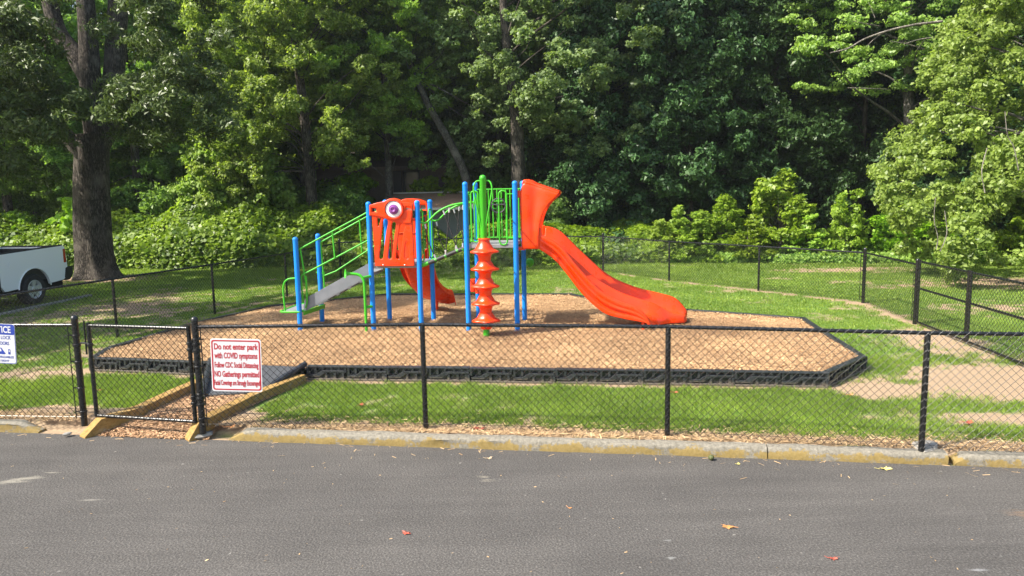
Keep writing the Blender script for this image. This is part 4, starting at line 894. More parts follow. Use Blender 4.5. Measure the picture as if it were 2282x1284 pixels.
def wheel(x, y, sg):
    t = MB().lathe([(.24, -.12), (.30, -.135), (.37, -.13), (.40, -.10), (.405, 0), (.40, .10), (.37, .13), (.30, .135), (.24, .12)], (0, 0, 0), 40, caps=False).build('wheel', tyre, TR); t.matrix_local = Matrix.Translation((x, y, .40)) @ Matrix.Rotation(rad(90)*sg, 4, 'X')
    r_ = MB().lathe([(.245, .05), (.25, .125), (.235, .13), (.215, .115), (.20, .06), (.20, .0), (.0001, .0)], (0, 0, 0), 40, caps=False).build('rim', chrome, t)
    hub = MB().lathe([(.085, .04), (.085, .10), (.075, .115), (.05, .12), (.0001, .12)], (0, 0, 0), 24)
    for k in range(5):
        a = 2*math.pi*k/5+.3; c_, s_ = math.cos(a), math.sin(a); c2, s2 = math.cos(a+math.pi/2), math.sin(a+math.pi/2)
        hub.add([(c_*.05+c2*w*.05, s_*.05+s2*w*.05, z) for w in (-1, 1) for z in (.05, .10)]+[(c_*.21+c2*w*.062, s_*.21+s2*w*.062, z) for w in (-1, 1) for z in (.06, .112)], [(1, 3, 7, 5), (0, 1, 5, 4), (2, 6, 7, 3), (4, 5, 7, 6)])
    hub.build('spokes', chrome, t, ang=30)
    MB().lathe([(.2, .03), (.0001, .031)], (0, 0, 0), 24).build('brake', und, t)
wheel(0, .14, 1); wheel(0, 1.84, -1); wheel(-4.0, .14, 1); wheel(-4.0, 1.84, -1)

# ------------------------------------------------------------------ house and shed in the trees
roofm = varied('brown_shingles', (.13, .10, .092), (.20, .16, .145), 12, .95, .4, .02); wallb = varied('dark_brown_siding', (.13, .10, .075), (.19, .15, .11), 5, .9); frm = mat('dark_frame', (.01, .012, .018), .5); gl2 = mat('dim_glass', (.03, .035, .035), .1)
litter = varied('leaf_litter_roof', (.26, .15, .09), (.52, .33, .22), 18, .95, .8, .03); trim = varied('weathered_trim', (.40, .38, .33), (.55, .52, .46), 8, .8); shedw = varied('grey_green_wall', (.10, .11, .095), (.15, .16, .14), 3, .9)
HS = empty('house', (-5.5, 37, 1.3), rad(2), 'brown shingled house with a dark window, half hidden among the trees', 'house')
wl = panel('wall', [(-4, -1.3), (3.2, -1.3), (3.2, 2.75), (-4, 2.75)], [[(.25, 1.2), (1.0, 1.2), (1.0, 2.5), (.25, 2.5)]], .2, .002, 0, wallb, HS)
MB().box((-4, .1, -1.3), (-3.8, 7, 2.7)).box((3.0, .1, -1.3), (3.2, 7, 2.7)).box((-3.8, 6.8, -1.3), (3.0, 7, 2.7)).build('wall', wallb, HS, smooth=False)
MB().prism([(-4.5, -.7, 2.70), (-4.5, 3.5, 3.65), (-4.5, 7.6, 2.70), (-4.5, 7.6, 2.60), (-4.5, 3.5, 3.53), (-4.5, -.7, 2.58)], (8.2, 0, 0)).build('roof', roofm, HS, smooth=False)
wn = panel('window', [(.2, 1.15), (1.05, 1.15), (1.05, 2.52), (.2, 2.52)], [[(.3, 1.25), (.95, 1.25), (.95, 1.82), (.3, 1.82)], [(.3, 1.88), (.95, 1.88), (.95, 2.43), (.3, 2.43)]], .06, .004, -.11, frm, HS)
MB().box((.3, -.02, 1.25), (.95, 0, 2.43)).build('pane', gl2, wn, smooth=False)
panel('shutter', [(-.25, 1.15), (.16, 1.15), (.16, 2.52), (-.25, 2.52)], [], .05, .004, -.12, frm, HS)
SH = empty('shed', (-3.6, 31.6, 0), rad(-1), 'low shed with a leaf-littered rusty roof and pale edge behind the climber', 'shed')
MB().box((-1.9, 0, 0), (1.85, 3.0, 2.15)).build('wall', shedw, SH, smooth=False)
MB().prism([(-2.1, -.35, 2.02), (-2.1, 3.3, 2.62), (-2.1, 3.3, 2.70), (-2.1, -.35, 2.10)], (4.15, 0, 0)).build('roof', litter, SH, smooth=False)
MB().box((-2.12, -.40, 2.00), (2.07, -.352, 2.10)).build('fascia', trim, SH, smooth=False); MB().box((-2.12, 3.302, 2.62), (2.07, 3.36, 2.76)).build('fascia', trim, SH, smooth=False)
MB().box((-2.1, 3.1, 2.7), (2.0, 3.28, 2.76)).build('ridge_edge', trim, SH, smooth=False)
HW = empty('house', (9.5, 47, 0), 0, 'pale building just visible through gaps in the dark trees', 'house')
MB().box((-4, 0, 0), (4, 6, 4.2)).build('wall', varied('pale_siding', (.5, .5, .5), (.6, .6, .6), 2, .8), HW, smooth=False); MB().prism([(-4.4, -.5, 4.2), (-4.4, 3, 6), (-4.4, 6.5, 4.2)], (8.8, 0, 0)).build('roof', roofm, HW, smooth=False)

# ------------------------------------------------------------------ foliage
def leafquads(C, Nn, size, asp, r):
    """pointed leaf from centre C, normal Nn"""
    n = len(C); t = r.normal(size=(n, 3)); A = t-Nn*np.sum(t*Nn, 1, keepdims=True); A /= np.linalg.norm(A, axis=1, keepdims=True)+1e-9; B = np.cross(Nn, A)
    s = (size*r.uniform(.65, 1.3, n))[:, None]; dr = Nn*s*.12
    V = np.stack([C-A*s*.5, C+B*s*.5*asp-A*s*.08+dr, C+A*s*.5-dr*.8, C-B*s*.5*asp-A*s*.08+dr], 1).reshape(-1, 3)
    return V, np.arange(4*n).reshape(-1, 4)
def unit(a): return a/(np.linalg.norm(a, axis=1, keepdims=True)+1e-9)
def foliage(name, clumps, n_per, size, asp, m, seed=1, flat=.6, up=.7, droop=0, shell=.45):
    r = np.random.default_rng(seed); Cs = np.array([c[:3] for c in clumps]); Rs = np.array([c[3] for c in clumps]); per = np.maximum(12, (n_per*(Rs/Rs.mean())**2).astype(int))
    # secondary sprays: each clump holds several small twigs-full of leaves
    ci = np.repeat(np.arange(len(Cs)), per); n = len(ci)
    ntw = 12; tw = unit(r.normal(size=(len(Cs)*ntw, 3)))*(r.uniform(.25, 1, (len(Cs)*ntw, 1))**.5); k = ci*ntw+r.integers(0, ntw, n)
    d = unit(r.normal(size=(n, 3))); loc = tw[k]*.78+d*(r.uniform(0, 1, (n, 1))**.6)*.40
    loc[:, 2] *= flat; loc[:, 2] -= droop*np.linalg.norm(loc[:, :2], axis=1)**2
    P = Cs[ci]+loc*Rs[ci][:, None]
    nm = unit(unit(loc+1e-6)*.5+np.array([-.38, -.34, up*.85])+r.normal(size=(n, 3))*.6)
    cs = r.uniform(.75, 1.3, len(Cs)*ntw)[k]; V, F = leafquads(P, nm, size*cs, asp, r); tone = np.clip(r.beta(2.2, 2.2, n)*.75+.25*r.uniform(0, 1, len(Cs)*ntw)[k], 0, 1)
    return fast_mesh(name, V, F, np.repeat(tone, 4), m)
def limbs(name, trunk, tr, tips, m, seed=1, rt=.05, n=9, start=.3):
    """tapered trunk polyline plus limbs reaching to the tips"""
    r = random.Random(seed); b = MB(); T = catmull(trunk, 5); k = len(T); R = [tr*(1-.62*i/(k-1))*(1+.55*max(0, 1-i/(k*.07))**2) for i in range(k)]
    b.tube(T, R, n+3)
    for tp in tips:
        tp = Vector(tp[:3])
        if tp.z < 2.0 and T[-1].z > 5: continue
        zz_ = tp.z-abs(r.uniform(.5, 1.6))-.25*math.hypot(tp.x-T[-1].x, tp.y-T[-1].y)
        i = min(range(k), key=lambda q: abs(T[q].z-zz_)); i = max(i, int(k*start)); A_ = T[i]; mid = (A_+tp)/2+Vector((r.uniform(-.3, .3), r.uniform(-.3, .3), r.uniform(-.1, .45)))
        ln = (tp-A_).length; P = catmull([A_, A_*.6+mid*.4+Vector((0, 0, .1)), mid, tp*.7+mid*.3+Vector((0, 0, r.uniform(-.1, .2))), tp], 2); r0 = min(R[i]*.4, rt*(.25+ln/7)); b.tube(P, [r0*(1-.8*j/(len(P)-1)) for j in range(len(P))], 5)
    me_o = b.build(name, m, ang=80); me = me_o.data; bpy.data.objects.remove(me_o); return me
def crown(r, n, z0, z1, R, rr=(.5, .95), shape='round', c=(0, 0), bias=.55):
    out = []
    while len(out) < n:
        q = r.random(); z = z0+(z1-z0)*q
        if shape == 'round': e = math.sqrt(max(.05, 1-(2*q-1)**2))*.75+.25
        elif shape == 'cone': e = (1-q)**.7+.06
        else: e = 1-.3*q if q > .12 else .75
        a = r.uniform(0, 2*math.pi); rad_ = R*e*(bias+(1-bias)*r.random())*(1+.22*math.sin(3*a+z)+.15*math.sin(7*a-2*z))
        rad_ *= (1 if r.random() > .16 else .35)
        out.append((c[0]+rad_*math.cos(a), c[1]+rad_*math.sin(a), z+r.uniform(-.3, .3), r.uniform(*rr)))
    return out
LIB = {}
def species(key, n, z0, z1, R, leaf, asp, m, barkm, per, tr=.22, shape='round', rr=(.5, .95), seed=1, h=None, **kw):
    r = random.Random(seed); cl_ = crown(r, n, z0, z1, R, rr, shape); h = h or z1-.5
    tk = [(0, 0, -.2), (.1*r.uniform(-1, 1), .1, h*.3), (.25*r.uniform(-1, 1), 0, h*.65), (.3*r.uniform(-1, 1), 0, h)]
    LIB[key] = (limbs('trunk', tk, tr, [c for i, c in enumerate(cl_) if i % 7 == 0], M[barkm], seed), foliage('crown', cl_, per, leaf, asp, M[m], seed, **kw))
species('dark_a', 190, 1.2, 17, 3.8, .17, .62, 'lf_dark', 'bark_grey', 400, seed=11, rr=(.55, 1.05))
species('dark_b', 200, 2.2, 18, 3.6, .16, .55, 'lf_dark', 'bark', 380, seed=12, rr=(.55, 1.05))
species('bright', 260, 1.8, 15.5, 3.9, .14, .75, 'lf_bright', 'bark', 360, seed=13, rr=(.4, .85), flat=.6)
species('mid', 240, 2.0, 15.5, 3.8, .16, .6, 'lf_oak', 'bark_grey', 380, seed=14, rr=(.4, .9))
species('magnolia', 300, .35, 13.5, 3.6, .19, .45, 'lf_mag', 'bark', 300, tr=.13, shape='cone', seed=15, rr=(.4, .8), flat=.8, up=.45)
species('magnolia_b', 280, .4, 12, 3.2, .19, .45, 'lf_mag', 'bark', 300, tr=.13, shape='barrel', seed=16, rr=(.4, .8), flat=.8, up=.45)
species('high_bright', 230, 5.2, 15, 3.9, .14, .7, 'lf_bright', 'bark_grey', 360, seed=18, rr=(.4, .85))
species('high', 190, 5.2, 16, 3.9, .16, .6, 'lf_oak', 'bark_grey', 380, seed=17, rr=(.55, 1.0))
def make_tree(name, x, y, key, s, rz, label, group=None, cat='tree', sz=None):
    root = empty(name, (x, y, -.05), rz, label, cat, group); t, c = LIB[key]
    for nm, me in (('trunk', t), ('crown', c)): obj(nm, me, root)
    root.scale = (s, s, sz or s); return root
def custom(name, x, y, trunk, tr, clumps, lab, leaf, asp, m, barkm, per, seed, start=.3, group=None, extra=None, rt=.06, cat='tree', **kw):
    root = empty(name, (x, y, -.05), 0, lab, cat, group)
    obj('trunk', limbs('trunk', trunk, tr, [c for i, c in enumerate(clumps) if i % 9 == 0], M[barkm], seed, start=start, rt=rt), root)
    obj('crown', foliage('crown', clumps, per, leaf, asp, M[m], seed, **kw), root); return root

# big forked tree on the left
r = random.Random(5); bx, by = gp(220, 619).x, gp(220, 619).y
B_ = empty('big_tree', (bx, by, 0), 0, 'big old tree with thick ridged trunk forking low, beside the pickup', 'tree')
def loc(px, py, dy=0): p = at(px, py, by+dy); return Vector((p.x-bx, dy, p.z))
tb = MB(); base_ = [loc(217, 622), loc(210, 560), loc(206, 470), loc(205, 380), loc(205, 330), loc(208, 300)]
Tt = catmull(base_, 6); k = len(Tt); Rr = [.60*(1-.14*i/(k-1))*(1+.42*max(0, 1-i/(k*.2))**2) for i in range(k)]
n_ = 36; V = []; F = []
for i in range(k):
    for j in range(n_):
        a = 2*math.pi*j/n_; rr_ = Rr[i]*(1+.05*math.sin(5*a+i*.15)+.035*math.sin(9*a-i*.1)+.06*max(0, 1-i/5)*math.sin(6*a+1)); V.append(Tt[i]+Vector((rr_*math.cos(a), rr_*math.sin(a), 0)))
for i in range(k-1):
    for j in range(n_): F.append((i*n_+j, i*n_+(j+1) % n_, (i+1)*n_+(j+1) % n_, (i+1)*n_+j))
tb.add(V, F)
for P, r0, r1 in (([loc(200, 350), loc(165, 320), loc(140, 295), loc(100, 262, -.5), loc(40, 235, -1)], .34, .12), ([loc(212, 350), loc(215, 300), loc(205, 230), loc(200, 150), loc(195, 60), loc(185, -60)], .42, .26), ([loc(200, 180), loc(165, 120, .2), loc(130, 70, .2), loc(110, 0, .2), loc(95, -80, .2)], .32, .22),
      ([loc(215, 330), loc(240, 280, .3), loc(252, 190, .4), loc(258, 100, .5), loc(264, 0, .5), loc(268, -80, .5)], .38, .30), ([loc(215, 250), loc(300, 220, -1), loc(360, 200, -2)], .12, .04), ([loc(140, 295), loc(150, 265, -1), loc(230, 240, -1.6), loc(280, 232, -2)], .09, .03), ([loc(110, 120, .2), loc(90, 60, .2), loc(60, 20, 0)], .1, .05)):
    P = catmull(P, 5); tb.tube(P, [r0+(r1-r0)*i/(len(P)-1) for i in range(len(P))], 14)
tb.build('trunk', M['bark'], B_, ang=80)
cl_ = []
for i in range(360):
    px = r.uniform(-130, 505); py = r.uniform(-160, 330)+(70 if px < 110 else 0)*r.random()-(abs(px-180)/300)**2*30; dy = r.uniform(-5.2, -1.6)
    if (120 < px < 285 and py > 265) or (85 < px < 295 and py < 185 and r.random() < .85): continue
    if py < 110 and 360 < px < 450: continue
    c_ = loc(px, py, dy); cl_.append((c_.x, c_.y, c_.z, r.uniform(.45, .85)))
obj('crown', foliage('crown', cl_, 400, .17, .27, M['lf_front'], 21, flat=.55, droop=.5, up=.3), B_)

# sunlit tall tree in front of the wood, vine-covered mound beside it
r = random.Random(8)
cl_ = crown(r, 360, 3.9, 14.0, 4.1, (.3, .7), 'barrel', (-.5, 0)); cl_ = [c for c in cl_ if not (c[2] < 5.6 and abs(c[0]) < 1.0 and c[1] < .3)]; cl_ += [(r.uniform(-4.2, -1.6), r.uniform(-1.5, .5), r.uniform(2.6, 4.5), r.uniform(.3, .55)) for _ in range(40)]
custom('sweetgum_tree', -8.3, 31, [(0, 0, -.2), (.05, 0, 3), (-.1, 0, 6.5), (-.35, 0, 10), (-.5, 0, 14)], .27, cl_, 'tall bright sunlit tree with slim dark trunk left of the climber', .12, .70, 'lf_bright', 'bark', 330, 31, flat=.75, up=.6)
r = random.Random(9); cl_ = []
for i in range(120):
    a = r.uniform(0, 6.28); q = r.random(); z = 1.0+q*4.4; R_ = 2.35*(1-.35*q)*(1+.2*math.sin(3*a+z)); cl_.append((R_*math.cos(a)*r.uniform(.75, 1.05), .7*R_*math.sin(a), z, r.uniform(.4, .75)))
custom('vine_covered_tree', -11.3, 31.3, [(0, 0, -.2), (.1, 0, 2), (.2, 0, 4.8)], .16, cl_, 'rounded tree smothered in vines between the big trunk and the slim trunk', .15, .8, 'lf_bright', 'bark', 260, 32, flat=.75, up=.5, rt=.03)
# mid oak with straight trunk
r = random.Random(10); cl_ = crown(r, 240, 5.6, 14, 4.6, (.35, .8), 'round', (1.6, 0)); cl_ += [(r.uniform(-1.7, -.6), r.uniform(-.5, .8), r.uniform(3.8, 9), r.uniform(.35, .6)) for _ in range(16)]+[(r.uniform(.8, 5), r.uniform(-1.5, 1), r.uniform(4.2, 6), r.uniform(.35, .65)) for _ in range(22)]
custom('oak_tree', .34, 31, [(.05, 0, -.2), (.02, 0, 3), (-.05, 0, 6), (-.35, 0, 8.2), (-.5, 0, 11)], .36, cl_, 'oak with straight thick trunk rising behind the slide hood', .14, .65, 'lf_oak', 'bark', 300, 33, start=.5)
# leaning tree
r = random.Random(12); tk = [Vector((at(x, y, 33).x+1.9, 0, at(x, y, 33).z)) for x, y in ((1055, 520), (1040, 400), (1005, 320), (965, 250), (935, 190), (905, 110), (880, 20), (870, -60))]
cl_ = [(r.uniform(-5, 1.4), r.uniform(-1.6, 1.5), r.uniform(8.2, 13), r.uniform(.35, .75)) for _ in range(120)]+[(r.uniform(-1.2, 1.6), r.uniform(-1, 1), r.uniform(5.0, 8.5), r.uniform(.3, .55)) for _ in range(26)]+[(r.uniform(-3.4, .6), r.uniform(.5, 1.8), r.uniform(3.6, 7.6), r.uniform(.35, .6)) for _ in range(36)]
custom('leaning_tree', -1.9, 33, tk, .21, cl_, 'tree with grey trunk leaning left between the two towers of the climber', .16, .65, 'lf_oak', 'bark_grey', 270, 34, start=.6)
b = MB(); P = catmull([Vector((at(x, y, 33.5).x, 33.5, at(x, y, 33.5).z)) for x, y in ((1062, 470), (1058, 380), (1052, 300), (1055, 200), (1048, 60), (1050, -40))], 4)
# right sunlit tree reaching the ground
r = random.Random(14); cl_ = []
for i in range(900):
    a = r.uniform(0, 6.28); q = r.random(); z = .55+q*11.5; R_ = (5.5-.26*max(0, z-2.5))*(.92+.07*math.sin(2*a+z*.7)+.06*math.sin(5*a+z*2.1)); R_ *= (.55+.45*r.random()**.5) if r.random() < .4 else 1
    if z < 1.6 and r.random() < .5: continue
    cl_.append((R_*math.cos(a), R_*math.sin(a), z, r.uniform(.25, .58)))
T7 = custom('spreading_tree', 16.6, 20.8, [(0, 0, -.2), (.1, 0, 3), (0, .1, 7), (.2, 0, 12)], .3, cl_, 'pale green leafy tree hanging down to the ground at the right edge', .115, .6, 'lf_right', 'bark_grey', 260, 35, flat=.8, start=.35, up=.5)
# tree with bare pale limbs above the dark magnolias
r = random.Random(15); cl_ = [(r.uniform(-4.5, 4.0), r.uniform(-2.6, 1), r.uniform(6.3, 14), r.uniform(.45, .85)) for _ in range(190)]
T6 = custom('bare_limbed_tree', 15.2, 29, [(0, 0, -.2), (.2, 0, 4), (0, 0, 8), (.1, 0, 13)], .25, cl_, 'tree with long bare pale limbs at the upper right', .12, .55, 'lf_right', 'bark_grey', 250, 36, flat=.35, start=.4)
def wl(px, py, Y): p = at(px, py, Y); return Vector((p.x-15.2, Y-29, p.z+.05))
lb = MB()
for P, r0 in (([wl(2100, 48, 25.6), wl(2035, 56, 25.5), wl(1975, 70, 25.4), wl(1925, 88, 25.4), wl(1890, 108, 25.3), wl(1850, 118, 25.3)], .045), ([wl(1965, 74, 25.5), wl(1945, 90, 25.4), wl(1930, 105, 25.4)], .022), ([wl(2080, 84, 25.8), wl(2050, 88, 25.8), wl(2015, 98, 25.7)], .026), ([wl(2060, 110, 25.9), wl(2020, 98, 25.8), wl(1985, 92, 25.8)], .022), ([wl(1950, 40, 25.6), wl(1940, 15, 25.6), wl(1935, 5, 25.6)], .015), ([wl(1900, 47, 26), wl(1925, 52, 26), wl(1960, 58, 26)], .016), ([wl(1890, 196, 25.6), wl(1930, 197, 25.6), wl(1980, 199, 25.7)], .016)):
    P = catmull(P, 4); lb.tube(P, [r0*(1-.6*(i/len(P))) for i in range(len(P))][::1], 6)
lb.build('bare_limb', M['bark_pale'], T6, ang=80)
vb = MB()
for P in (([(2200, 330), (2188, 380), (2195, 430)]), ([(2240, 250), (2245, 300), (2260, 330), (2270, 380)]), ([(2085, 440), (2082, 490), (2090, 530), (2086, 556)]), ([(2105, 470), (2110, 520), (2095, 560)])):
    P = catmull([at(x, y, 15.6)-Vector((16.6, 20.8, -.05)) for x, y in P], 5); vb.tube(P, .010, 5)
vb.build('hanging_vine', M['bark_pale'], T7, ang=80)

# dark magnolias on the right
for i, (x, y, key, s, lab) in enumerate(((4.2, 32.5, 'magnolia_b', 1., 'dark glossy magnolia just right of the straight oak trunk'), (7.6, 31.2, 'magnolia', 1.02, 'dark glossy magnolia rising behind the middle of the right lawn'), (11.2, 31.6, 'magnolia_b', 1.0, 'dark glossy magnolia behind the tallest yellow-green bush'),
      (14.6, 31.2, 'magnolia', 1., 'dark glossy magnolia behind the small round yellow-green bush'), (18.0, 29.0, 'magnolia_b', .98, 'dark glossy magnolia behind the pale tree at the right edge'), (9.4, 34.6, 'magnolia_b', 1.15, 'tall dark magnolia peering between the front magnolias'))):
    make_tree('magnolia_tree', x, y, key, s, i*1.7, lab, 'dark magnolias on the right')
# middle row
for i, (x, y, key, s, lab) in enumerate(((-26.5, 33, 'dark_a', 1., 'shaded tree at the far left edge'), (-21.5, 32, 'dark_b', .95, 'shaded tree left of the big forked trunk'), (-17.0, 34, 'dark_a', 1.0, 'shaded tree directly behind the big forked trunk'), (-13.2, 35.5, 'dark_b', 1.05, 'dark reddish-brown tree in the gap right of the big trunk'),
      (-4.0, 40, 'high', 1.1, 'leafy tree right of the slim dark trunk, over the shed'), (-.6, 37.5, 'mid', 1.1, 'grey-green tree behind the leaning trunk'), (3.2, 37.5, 'dark_a', 1., 'dark tree behind the straight oak'), (-9.4, 34.3, 'high_bright', 1.05, 'bright tree behind the slim dark trunk'), (-5.6, 34.0, 'high_bright', .95, 'bright tree high over the brown house'), (13.5, 37.0, 'bright', 1., 'light green tree showing over the magnolias near a sky gap'), (19.5, 35, 'mid', 1., 'grey-green tree behind the bare pale limbs'), (22.5, 29, 'mid', .95, 'leafy tree beyond the pale tree at the right edge'))):
    make_tree('forest_tree', x, y, key, s, i*2.1+.4, lab, 'trees at the edge of the wood')
# rear rows
rl = ['at the left edge', 'above the pickup', 'left of the big trunk', 'right of the big trunk', 'behind the bright tall tree', 'above the stair rails', 'above the eye panel', 'above the rope bridge', 'above the high tower', 'above the slide hood', 'above the long slide', 'above the lower end of the slide', 'behind the left magnolias', 'behind the middle magnolias', 'behind the right magnolias', 'behind the bare limbs', 'behind the right edge tree']
for i in range(17):
    x = -32+i*4.1+r.uniform(-.7, .7); make_tree('forest_tree', x, 42+r.uniform(-1.3, 1.3), ('dark_a', 'dark_b', 'mid')[i % 3], r.uniform(.92, 1.1), r.uniform(0, 6), 'tree in the second row of the wood, '+rl[i], 'trees deeper in the wood')
for i in range(15):
    x = -36+i*5.2+r.uniform(-.7, .7); make_tree('forest_tree', x, 50+r.uniform(-1.5, 1.5), ('dark_b', 'dark_a')[i % 2], r.uniform(1.05, 1.25), r.uniform(0, 6), 'far tree closing off the rear of the wood', 'farthest trees of the wood')
# trees left of the frame that shade the left lawn
for i, (x, y, s) in enumerate(((-14.6, 14.0, .82), (-19.4, 19.0, .75))):
    make_tree('shade_tree', x, y, ('dark_b', 'mid', 'dark_a')[i], s, i*2., ('leafy tree left of the side fence, outside the left edge', 'leafy tree beyond the pickup cab, outside the left edge')[i])

# understorey between the trunks
LIB['shrub'] = None
def shrub_mesh(seed, R, h, n, leaf, asp, m, per, up=.6, rr=(.25, .45)):
    r_ = random.Random(seed); cl_ = []
    for _ in range(n):
        a = r_.uniform(0, 6.28); q = r_.random()**.8; q = q*(1+.28*math.sin(2.3*a+seed)) if up > .6 else q; cl_.append((R*(1-.55*q)*math.cos(a)*r_.uniform(.3, 1), R*(1-.55*q)*math.sin(a)*r_.uniform(.3, 1), .15+q*(h-.2), r_.uniform(*rr)))
    return (limbs('trunk', [(0, 0, -.1), (.05, 0, h*.4), (0, .05, h*.85)], .035, cl_[::2], M['bark_grey'], seed, rt=.016, n=5, start=0), foliage('crown', cl_, per, leaf, asp, M[m], seed, flat=.7, up=up))
LIB['yel_a'] = shrub_mesh(41, 1.3, 2.2, 130, .13, .6, 'lf_yel', 58, up=.7, rr=(.14, .33))
LIB['yel_b'] = shrub_mesh(42, 1.0, 1.6, 95, .12, .6, 'lf_yel', 55, up=.7, rr=(.13, .30))
LIB['und_a'] = shrub_mesh(43, 1.7, 3.0, 60, .17, .6, 'lf_dark', 120, rr=(.35, .65))
LIB['und_b'] = shrub_mesh(44, 1.5, 2.2, 50, .17, .75, 'lf_kudzu', 120, rr=(.3, .55))
def shrub(x, y, key, s, rz, lab, grp, nm='shrub', sz=None):
    root = empty(nm, (x, y, -.03), rz, lab, 'shrub', grp); t, c = LIB[key]; obj('stems', t, root); obj('foliage', c, root); root.scale = (s, s, sz or s)
def sx_(px, Y): return at(px, 560, Y).x
ys = [(1470, 27.6, 'yel_b', .95, .8, 'left-most low yellow-green bush behind the back fence'), (1535, 27.5, 'yel_a', 1.05, .78, 'yellow-green bush behind the back fence left of a fence post'), (1610, 27.6, 'yel_a', 1.1, .92, 'yellow-green bush between the left and the tallest bushes'), (1665, 27.0, 'yel_b', 1.1, .8, 'low yellow-green bush in front of the tallest one'),
      (1735, 28.0, 'yel_a', 1.4, 1.25, 'tallest yellow-green bush behind the back fence'), (1795, 27.2, 'yel_b', 1.2, .85, 'low yellow-green bush right of the tallest one'), (1885, 26.6, 'yel_b', 1., 1.28, 'small upright yellow bush by the fence corner post'), (1985, 27.4, 'und_b', .75, .7, 'green bush right of the fence corner post'), (2060, 27., 'und_b', .9, .6, 'green bush under the pale right tree')]
for i, (px, Y, key, s, sz, lab) in enumerate(ys): shrub(sx_(px, Y), Y, key, s, i*1.3, lab, 'bushes behind the back fence', sz=sz)
un = [(-24, 30, 'und_a', 1.1), (-20.5, 30.2, 'und_b', 1.0), (-17.4, 30.6, 'und_b', 1.25), (-14.5, 31.5, 'und_a', 1.1), (-8.9, 32.5, 'und_a', 1.0), (-6.9, 31.6, 'und_a', 1.0), (-7.9, 35.0, 'und_b', 1.6), (-3.2, 35.4, 'und_b', 1.55), (.2, 33, 'und_a', 1.0), (1.6, 30.6, 'und_a', .8), (3.0, 34.5, 'und_a', 1.3), (-.6, 35.5, 'und_a', 1.2), (6, 34.5, 'und_a', 1.2), (12.5, 34, 'und_a', 1.2), (17, 33, 'und_a', 1.2), (20, 27, 'und_a', 1.2), (17.2, 24.2, 'und_b', 1.0), (-11.5, 33.5, 'und_a', 1.3)]
un += [(-30+i*5.2, 44.5+(i % 2)*2, 'und_a', 2.0) for i in range(12)]
ulab = ['behind the pickup bed at the far left', 'above the pickup', 'just left of the big trunk', 'just right of the big trunk', 'left of the slim dark trunk', 'right of the slim dark trunk', 'beside the brown house', 'ivy-lit clump right of the house window', 'at the foot of the leaning trunk', 'right of the straight oak trunk', 'deep behind the straight oak', 'behind the shed', 'behind the left magnolias', 'behind the middle magnolias', 'behind the right magnolias', 'far right behind the pale tree', 'under the pale tree at the right edge', 'behind the vine-covered tree']+['deep in the wood, '+q for q in rl[:12]]
for i, (x, y, key, s) in enumerate(un): shrub(x, y, key, s, i*.9, 'shady undergrowth bush '+ulab[i], 'undergrowth bushes in the wood', 'undergrowth_bush')

# kudzu / vine mass
def vines(name, n, x0, x1, front, back, hgt, leaf, m, seed, label):
    r_ = np.random.default_rng(seed); x = r_.uniform(x0, x1, n); t = r_.uniform(0, 1, n)**.9; y = front(x)+t*(back-front(x))
    def hh(x, y): t = np.clip((y-front(x))/1.7, 0, 1); ed = np.clip((x-x0)/1.2, 0, 1)*np.clip((x1-x)/1.2, 0, 1); return (np.sqrt(t)*hgt(x)*(.42+.92*fbm(x, y, .42, seed)+.22*fbm(x, y, 1.5, seed+5))+.14*fbm(x, y, 3.2, seed+3))*ed**.5
    z = hh(x, y); e = .12; gx = (hh(x+e, y)-z)/e; gy = (hh(x, y+e)-z)/e; z = z*(1-np.abs(r_.normal(0, .06, n)))-r_.uniform(0, .12, n)
    nf = n//4; k = r_.integers(0, n, nf); xf = r_.uniform(x0, x1, nf); yf = front(xf)+r_.uniform(-.15, .35, nf); zf_ = r_.uniform(0, 1, nf)*hh(xf, yf+.35)
    P = np.concatenate([np.stack([x, y, z], 1), np.stack([xf, yf, zf_], 1)]); nm = np.concatenate([np.stack([-gx*.8, -gy*.8, np.ones(n)], 1), np.stack([np.zeros(nf), -np.ones(nf)*.8, np.ones(nf)*.7], 1)])
    N_ = n+nf; nm = unit(unit(nm)+r_.normal(size=(N_, 3))*.42); V, F = leafquads(P, nm, leaf*np.clip(.55+.9*fbm(P[:, 0], P[:, 1], .9, seed+2), .5, 1.4), .9, r_)
    tone = np.clip(r_.beta(2, 2, N_)*.8+.9*(fbm(P[:, 0], P[:, 1], 1.1, seed+9)-.5), 0, 1)
    return obj(name, fast_mesh(name, V, F, np.repeat(tone, 4), M[m]), label=label, kind='stuff')
fx = lambda x: 28.2-.02*x+.25*np.sin(x*.7)-np.clip((x+9)/6, 0, 1)*1.4
vines('vine_thicket', 90000, -26, -2.2, fx, 33.5, lambda x: 1.95+.4*np.exp(-((x+12.3)/2.)**2)+.1*np.sin(x)-.75*np.clip((x+7)/4, 0, 1), .17, 'lf_kudzu', 51, 'sunlit mass of broad-leaved vines along the back left of the lawn')
vines('vine_thicket', 42000, -2.8, 7.2, lambda x: 26.9+.05*x+.1*np.sin(x*2), 31, lambda x: 1.35+.2*np.sin(x*1.1+1)-.25*np.clip((x-4)/3, 0, 1), .17, 'lf_kudzu', 52, 'darker vines behind the back fence between the towers and the right bushes')
vines('ground_plants', 26000, 5, 24, lambda x: 27.3-.22*(x-5)+.1*np.sin(x*3), 31, lambda x: .55+.15*np.sin(x*1.7), .12, 'lf_bright', 53, 'low weeds along the lawn edge under the right-hand trees')

